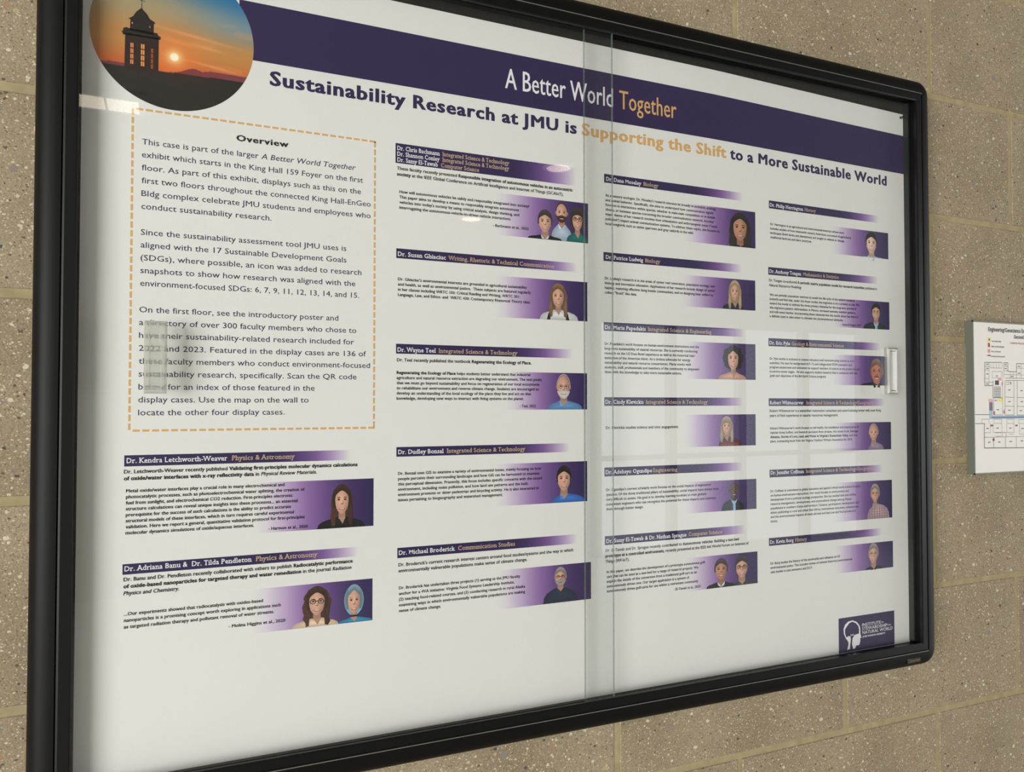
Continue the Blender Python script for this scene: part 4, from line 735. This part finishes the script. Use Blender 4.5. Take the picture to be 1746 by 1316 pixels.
tx.line('NATURAL WORLD', -0.1794, -0.1146, -0.8678, 0.0048, YT, 't'); tx.line('JAMES MADISON UNIVERSITY', -0.1794, -0.1310, -0.8727, 0.0024, YT, 'b')
tx.build('emblem_lettering', M_white, em)
# push pin in the upper right corner
def revolve(prof, n=16):
    v = []; f = []
    for r, h in prof: v += [(r*math.cos(a*2*PI/n), -h, r*math.sin(a*2*PI/n)) for a in range(n)]
    for q in range(len(prof)-1):
        for a in range(n): f.append((q*n+a, q*n+(a+1) % n, (q+1)*n+(a+1) % n, (q+1)*n+a))
    f.append(tuple(range((len(prof)-1)*n, len(prof)*n))); return v, f
v, f = revolve([(0.0004, 0.0), (0.0021, 0.0002), (0.0021, 0.0008), (0.0012, 0.0014), (0.0010, 0.0036), (0.0016, 0.0046), (0.0017, 0.0052)])
o = mesh_obj('push_pin', v, f, material('black_pin', (22, 22, 24), 0.3), smooth=True); o.location = (-0.0842, YP-0.0004, -0.0548+Z0)
tag(o, 'small black push pin in the upper right corner of the poster', 'pin')
# ---------------------------------------------------------------- floor-plan sign on the wall
SX0, SX1, SZ0, SZ1, ST = 0.0790, 0.4650, -0.6330, -0.3745, 0.0137
sign = empty('floor_plan_sign', ((SX0+SX1)/2, 0, Z0+(SZ0+SZ1)/2)); tag(sign, 'grey-framed floor plan sign on the block wall right of the display case', 'sign')
SO = ((SX0+SX1)/2, 0, (SZ0+SZ1)/2)
M_sgrey = material('sign_grey', (104, 106, 94), 0.5); M_sheet = paper_mat('sign_sheet', (226, 222, 212))
m = MB(); fw = 0.0020
def sbox(x0, x1, y0, y1, z0, z1, bev=0): m.box(x0-SO[0], x1-SO[0], -y1, -y0, z0-SO[2], z1-SO[2], bev)
sbox(SX0, SX1, 0.0006, 0.0120, SZ0, SZ1)
sbox(SX0, SX0+fw, 0.0120, ST+0.0004, SZ0, SZ1); sbox(SX1-fw, SX1, 0.0120, ST+0.0004, SZ0, SZ1)
sbox(SX0, SX1, 0.0120, ST+0.0004, SZ0, SZ0+fw); sbox(SX0, SX1, 0.0120, ST+0.0004, SZ1-fw, SZ1)
m.build('frame', M_sgrey, sign)
m = MB(); sbox(SX0+fw, SX1-fw, 0.0120, 0.0133, SZ0+fw, SZ1-fw); sheet = m.build('plan_sheet', M_sheet, sign)
yS = -0.0135
def sp(x, z): return (x-SO[0], z-SO[2])
m = MB()
for (a, b, w) in MAP_LINES:
    w = w*0.00024; dx, dz = b[0]-a[0], b[1]-a[1]; L_ = math.hypot(dx, dz); nx, nz = -dz/L_*w, dx/L_*w
    m.poly([sp(a[0]+nx, a[1]+nz), sp(b[0]+nx, b[1]+nz), sp(b[0]-nx, b[1]-nz), sp(a[0]-nx, a[1]-nz)], yS-0.0003)
m.build('plan_lines', material('plan_black', (28, 28, 30), 0.5), sheet)
m = MB()
for i, (a, b, c_) in enumerate(MAP_FILLS):
    m.poly([sp(a[0], b[1]), sp(b[0], b[1]), sp(b[0], a[1]), sp(a[0], a[1])], yS-0.00005-0.000006*i, c_)
m.build('plan_symbols', M_print, sheet)
bycol = {}
for (x0, z, x1, cap, t, ref, c_) in MAP_TEXT:
    _, _, wr = line_geo(ref, 'b'); _, _, wt = line_geo(t, 'b')
    tx = bycol.setdefault(c_, Text()); tx.line(t, x0, x0+(x1-x0)*wt/wr, z, cap, yS-0.0004, 'b')
for c_, tx in bycol.items():
    tx.v = [(x-SO[0], y, z-Z0-SO[2]) for x, y, z in tx.v]; tx.build('plan_lettering', material('plan_ink', c_, 0.5), sheet)
bpy.data.objects.remove(fobj)
